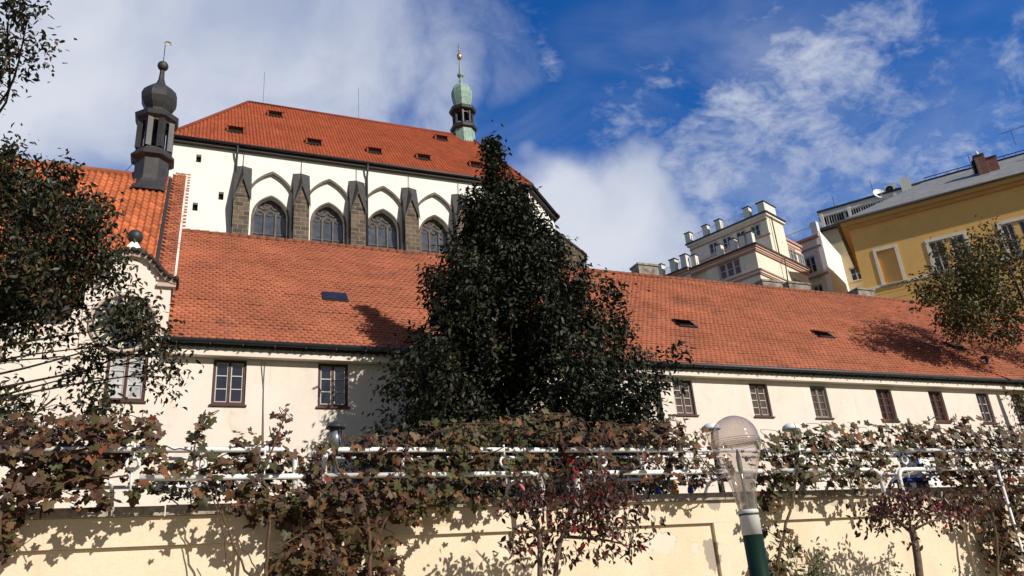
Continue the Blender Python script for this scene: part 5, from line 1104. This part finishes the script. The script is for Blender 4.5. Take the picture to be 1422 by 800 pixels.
def shrub(label, px, py, Y, blobs, n_st=6, mat_=None):
    q = at(px, py, Y); gz = 0 if Y < 9.4 else 2.55; o = thing('green_shrub', label, 'shrub', (q[0], Y, gz)); m = MB()
    for i in range(n_st): m.tube(curve([(q[0] + rng.normal() * .05, Y + rng.normal() * .05, gz - .03), (q[0] + rng.normal() * .12, Y + rng.normal() * .1, gz + (q[2] - gz) * .5), (q[0] + rng.normal() * .25, Y + rng.normal() * .2, q[2])], 4), .008, 5)
    m.build('stem', M_cane, o); scatter(blobs, Y, .3, (.04, .085), shape_ovate(), 'foliage', mat_ or L_green, o, droop=-.3, clump=6, csig=.06); return o
shrub('small green shrub at the wall foot between glass lamp and umbrella shaped tree', 1130, 790, 8.7, [(1130, 790, 30, 20, 120), (1150, 815, 40, 24, 120), (1110, 815, 30, 20, 80)])
shrub('few green sprouts at the bottom beside the pale trunk', 1232, 800, 8.5, [(1225, 800, 14, 8, 16), (1248, 793, 8, 12, 12), (1215, 815, 20, 12, 26)])
shrub('sparse green sprouts at the bottom right below the ochre edge', 1345, 800, 8.7, [(1345, 795, 14, 18, 20), (1340, 820, 24, 16, 40)])
shrub('dark shrub on the terrace behind the left railing', 280, 685, 10.6, [(240, 680, 50, 12, 240), (300, 684, 50, 14, 260), (350, 676, 40, 16, 200)])
shrub('dark shrub on the terrace behind the middle railing', 640, 675, 10.8, [(560, 676, 60, 14, 240), (640, 674, 70, 14, 300), (720, 672, 60, 14, 260)])
shrub('dark shrub on the terrace behind the red leaved bush', 860, 668, 10.8, [(790, 668, 60, 12, 260), (870, 664, 60, 12, 260), (950, 660, 60, 12, 260)])
shrub('dark shrub on the terrace behind the right railing', 1180, 662, 10.8, [(1120, 662, 50, 12, 220), (1200, 660, 60, 12, 260), (1290, 655, 60, 12, 260)])
for nm in [o for o in bpy.data.objects if o.name.startswith('green_shrub') and 'dark' in o['label']]: nm.name = 'terrace_shrub'; [c.data.materials.__setitem__(0, L_tree) for c in nm.children if c.name.startswith('foliage')]

# --- the big conical tree
TYc = 21.; bx = at(714, 620, TYc)[0]
BT = thing('broadleaf_tree', 'tall dense conical dark green tree in front of the red roofed long building', 'tree', (bx, TYc, 2.55))
out_l = [(195, 688), (230, 672), (262, 650), (300, 644), (350, 610), (400, 590), (450, 580), (500, 556), (540, 528), (580, 522), (620, 540)]
out_r = [(195, 692), (230, 706), (262, 728), (300, 752), (350, 792), (400, 828), (450, 866), (500, 902), (540, 910), (580, 908), (620, 890)]
PL = np.array([at(x, y, TYc) for y, x in out_l]); PR = np.array([at(x, y, TYc) for y, x in out_r])
zs_ = PL[::-1, 2]
cb = math.cos(math.atan2(bx, TYc)); lat = np.array([cb, -math.sqrt(1 - cb * cb)]); dpt = np.array([-lat[1], lat[0]])
def rL(z): return (bx - np.interp(z, zs_, PL[::-1, 0])) * cb
def rR(z): return (np.interp(z, PR[::-1, 2], PR[::-1, 0]) - bx) * cb * .88
ztop = PL[0, 2]
m = MB(); P = curve([(bx, TYc, 2.4), (bx + .05, TYc, 6), (bx - .05, TYc, 10), (bx - .02, TYc, ztop - .3)], 8); m.tube(P, np.linspace(.2, .012, len(P)), 10)
cl = []; ga = 2.399963
NL = 270
for i in range(NL):
    h = (i + .5) / NL; zt_ = 4.3 + (ztop - 4.35) * (1 - (1 - h) ** 1.25); a = i * ga + rng.normal() * .25; c_, s_ = math.cos(a), math.sin(a)
    zq = zt_ + .8; R = rL(zq) if c_ < 0 else rR(zq); R = R * abs(c_) + (rL(zq) + rR(zq)) / 2 * abs(s_); R = max(.12, R) * (rng.uniform(.6, .93) if i % 5 else rng.uniform(.92, 1.05))
    rise = R * rng.uniform(.35, .75); z0 = max(3.2, zt_ - rise); oo = lat * c_ * R + dpt * s_ * R * .62; end = np.array([bx + oo[0], TYc + oo[1], zt_]); st = np.array([bx, TYc, z0])
    mid = st * .45 + end * .55 + np.array([0, 0, -.12 * R])
    if R > .4: L = curve([st, mid, end], 4); m.tube(L, np.linspace(.012 + .014 * R, .005, len(L)), 5)
    n = int(5 + R * 6.5) if R > .75 else int(1 + R * 5); lo_, hi_ = (15, 30) if R > .75 else (7, 15)
    for k in range(n):
        t = .2 + .84 * ((k + rng.random()) / n) ** .8 if R > .5 else rng.random()
        p = st * (1 - t) ** 2 + mid * 2 * t * (1 - t) + end * t * t + rng.normal(size=3) * (.04 + .095 * min(R, 2.2)); cl.append((p, .14 + .05 * rng.random(), int(rng.integers(lo_, hi_))))
    for k in range(4 if R > .6 else 1): p = end + np.array([oo[0] * .02 * k, oo[1] * .02 * k, .14 * k + .05]) ; cl.append((p, .085 - .01 * k, 9 - k))
for k in range(12): cl.append((np.array([bx + rng.normal() * .05, TYc + rng.normal() * .05, ztop - 1.4 + k * .125]), .085 - .004 * k, 9 - k // 3))
m.build('trunk', M_bark, BT, True)
cen = np.concatenate([p + rng.normal(size=(n, 3)) * s * np.array([1.1, 1.1, 1.]) for p, s, n in cl]); N = len(cen)
outw = cen - np.array([bx, TYc, 0]); outw[:, 2] = 0; outw /= np.linalg.norm(outw, axis=1)[:, None] + .2
nr_ = rand_dirs(N, (0, 0, .55), .75) + outw * .5
me = leaf_mesh('crown', cen, nr_, rand_dirs(N, (0, 0, -.6), .8) + outw * .5, .12 + .09 * rng.random(N), shape_ovate(), rng.random(N)); link('crown', me, L_tree, BT)

# --- trees whose trunks stand outside the frame: limbs reach from the trunk to each bough
def bough_tree(label, Y, trunk, blobs, mat_, size, clump, csig, sy, bark, shp, dens=1.):
    P = curve([np.array(p, float) for p in trunk], 6); o = thing('broadleaf_tree', label, 'tree', tuple(trunk[0])); m = MB(); m.tube(P, np.linspace(.26, .05, len(P)), 10)
    for bl in blobs:
        c = at(bl[0], bl[1], Y + (bl[5] if len(bl) > 5 else 0)); s = min(P, key=lambda q: np.linalg.norm(q - c + np.array([0, 0, 1.2]))); mid = s * .5 + c * .5 + rng.normal(size=3) * .25
        L = curve([s, mid, c], 5); m.tube(L, np.linspace(.03, .009, len(L)), 6)
        dep = (c - EYE).dot(_f) / 1100.
        for k in range(5): e = c + np.array([rng.uniform(-1, 1) * bl[2] * dep, rng.uniform(-1, 1) * sy, rng.uniform(-1, 1) * bl[3] * dep]) * .9; m.tube(curve([c + (mid - c) * .25, (c + e) / 2 + rng.normal(size=3) * .08, e], 4), np.linspace(.008, .003, 9), 5)
    m.build('trunk', bark, o, True)
    scatter(blobs, Y, sy, size, shp, 'crown', mat_, o, droop=.7, clump=clump, csig=csig, face=(0, -.3, .55), k=.8, dens=dens); return o
tl = at(-190, 620, 14.)
bough_tree('dark maple like tree with loose boughs hiding the gabled building at the left edge', 14., [(tl[0], 14.3, 2.4), (tl[0] + .1, 14.2, 5), (tl[0] + .3, 14.1, 8), (tl[0] + .3, 14, 11.5)],
           [(30, 265, 60, 50, 1700, .5), (95, 258, 34, 30, 600), (60, 325, 80, 50, 2000), (140, 325, 30, 24, 380), (20, 385, 70, 50, 1800, -.4), (110, 375, 60, 40, 600), (165, 365, 18, 14, 60), (30, 430, 60, 26, 560), (110, 425, 46, 26, 330), (182, 452, 40, 26, 420), (212, 462, 26, 22, 260, -.3), (140, 480, 40, 14, 150), (200, 500, 16, 14, 60), (225, 515, 26, 10, 110), (120, 518, 20, 14, 60), (90, 495, 24, 12, 60), (75, 555, 14, 10, 24), (145, 560, 24, 34, 260, -.5), (20, 560, 36, 34, 360, -.4), (10, 490, 36, 22, 160), (60, 600, 50, 12, 70, -.4), (10, 30, 26, 34, 260, -2.), (8, 90, 16, 26, 120, -2.), (40, 20, 22, 14, 90, -2.), (-80, 250, 80, 100, 1200), (-90, 400, 90, 100, 1200), (-70, 60, 70, 70, 700, -1.5)], L_left, (.085, .145), 60, .16, 1.3, M_bark, shape_ovate(), 1.35)
tr = at(1530, 640, 22.5)
bough_tree('olive leaved tree reaching in over the roof at the right edge', 24., [(tr[0], 22.5, 2.4), (tr[0] - .2, 22.6, 6), (tr[0] - .6, 22.8, 10), (tr[0] - 1.0, 23, 15)],
           [(1300, 398, 32, 20, 260), (1340, 350, 46, 18, 300), (1375, 330, 20, 22, 80), (1395, 350, 34, 44, 420), (1345, 375, 40, 20, 260), (1375, 395, 30, 24, 240), (1335, 395, 46, 26, 480), (1335, 435, 44, 22, 480), (1385, 435, 30, 36, 360), (1360, 415, 44, 30, 420), (1412, 400, 18, 60, 260), (1400, 470, 24, 18, 140), (1290, 420, 18, 8, 60), (1350, 455, 40, 14, 260), (1300, 350, 16, 8, 30), (1470, 420, 50, 90, 900), (1460, 560, 60, 50, 500), (1480, 330, 50, 50, 400)], L_right, (.15, .25), 28, .27, 1.1, M_bark, shape_ovate(), 2.3)
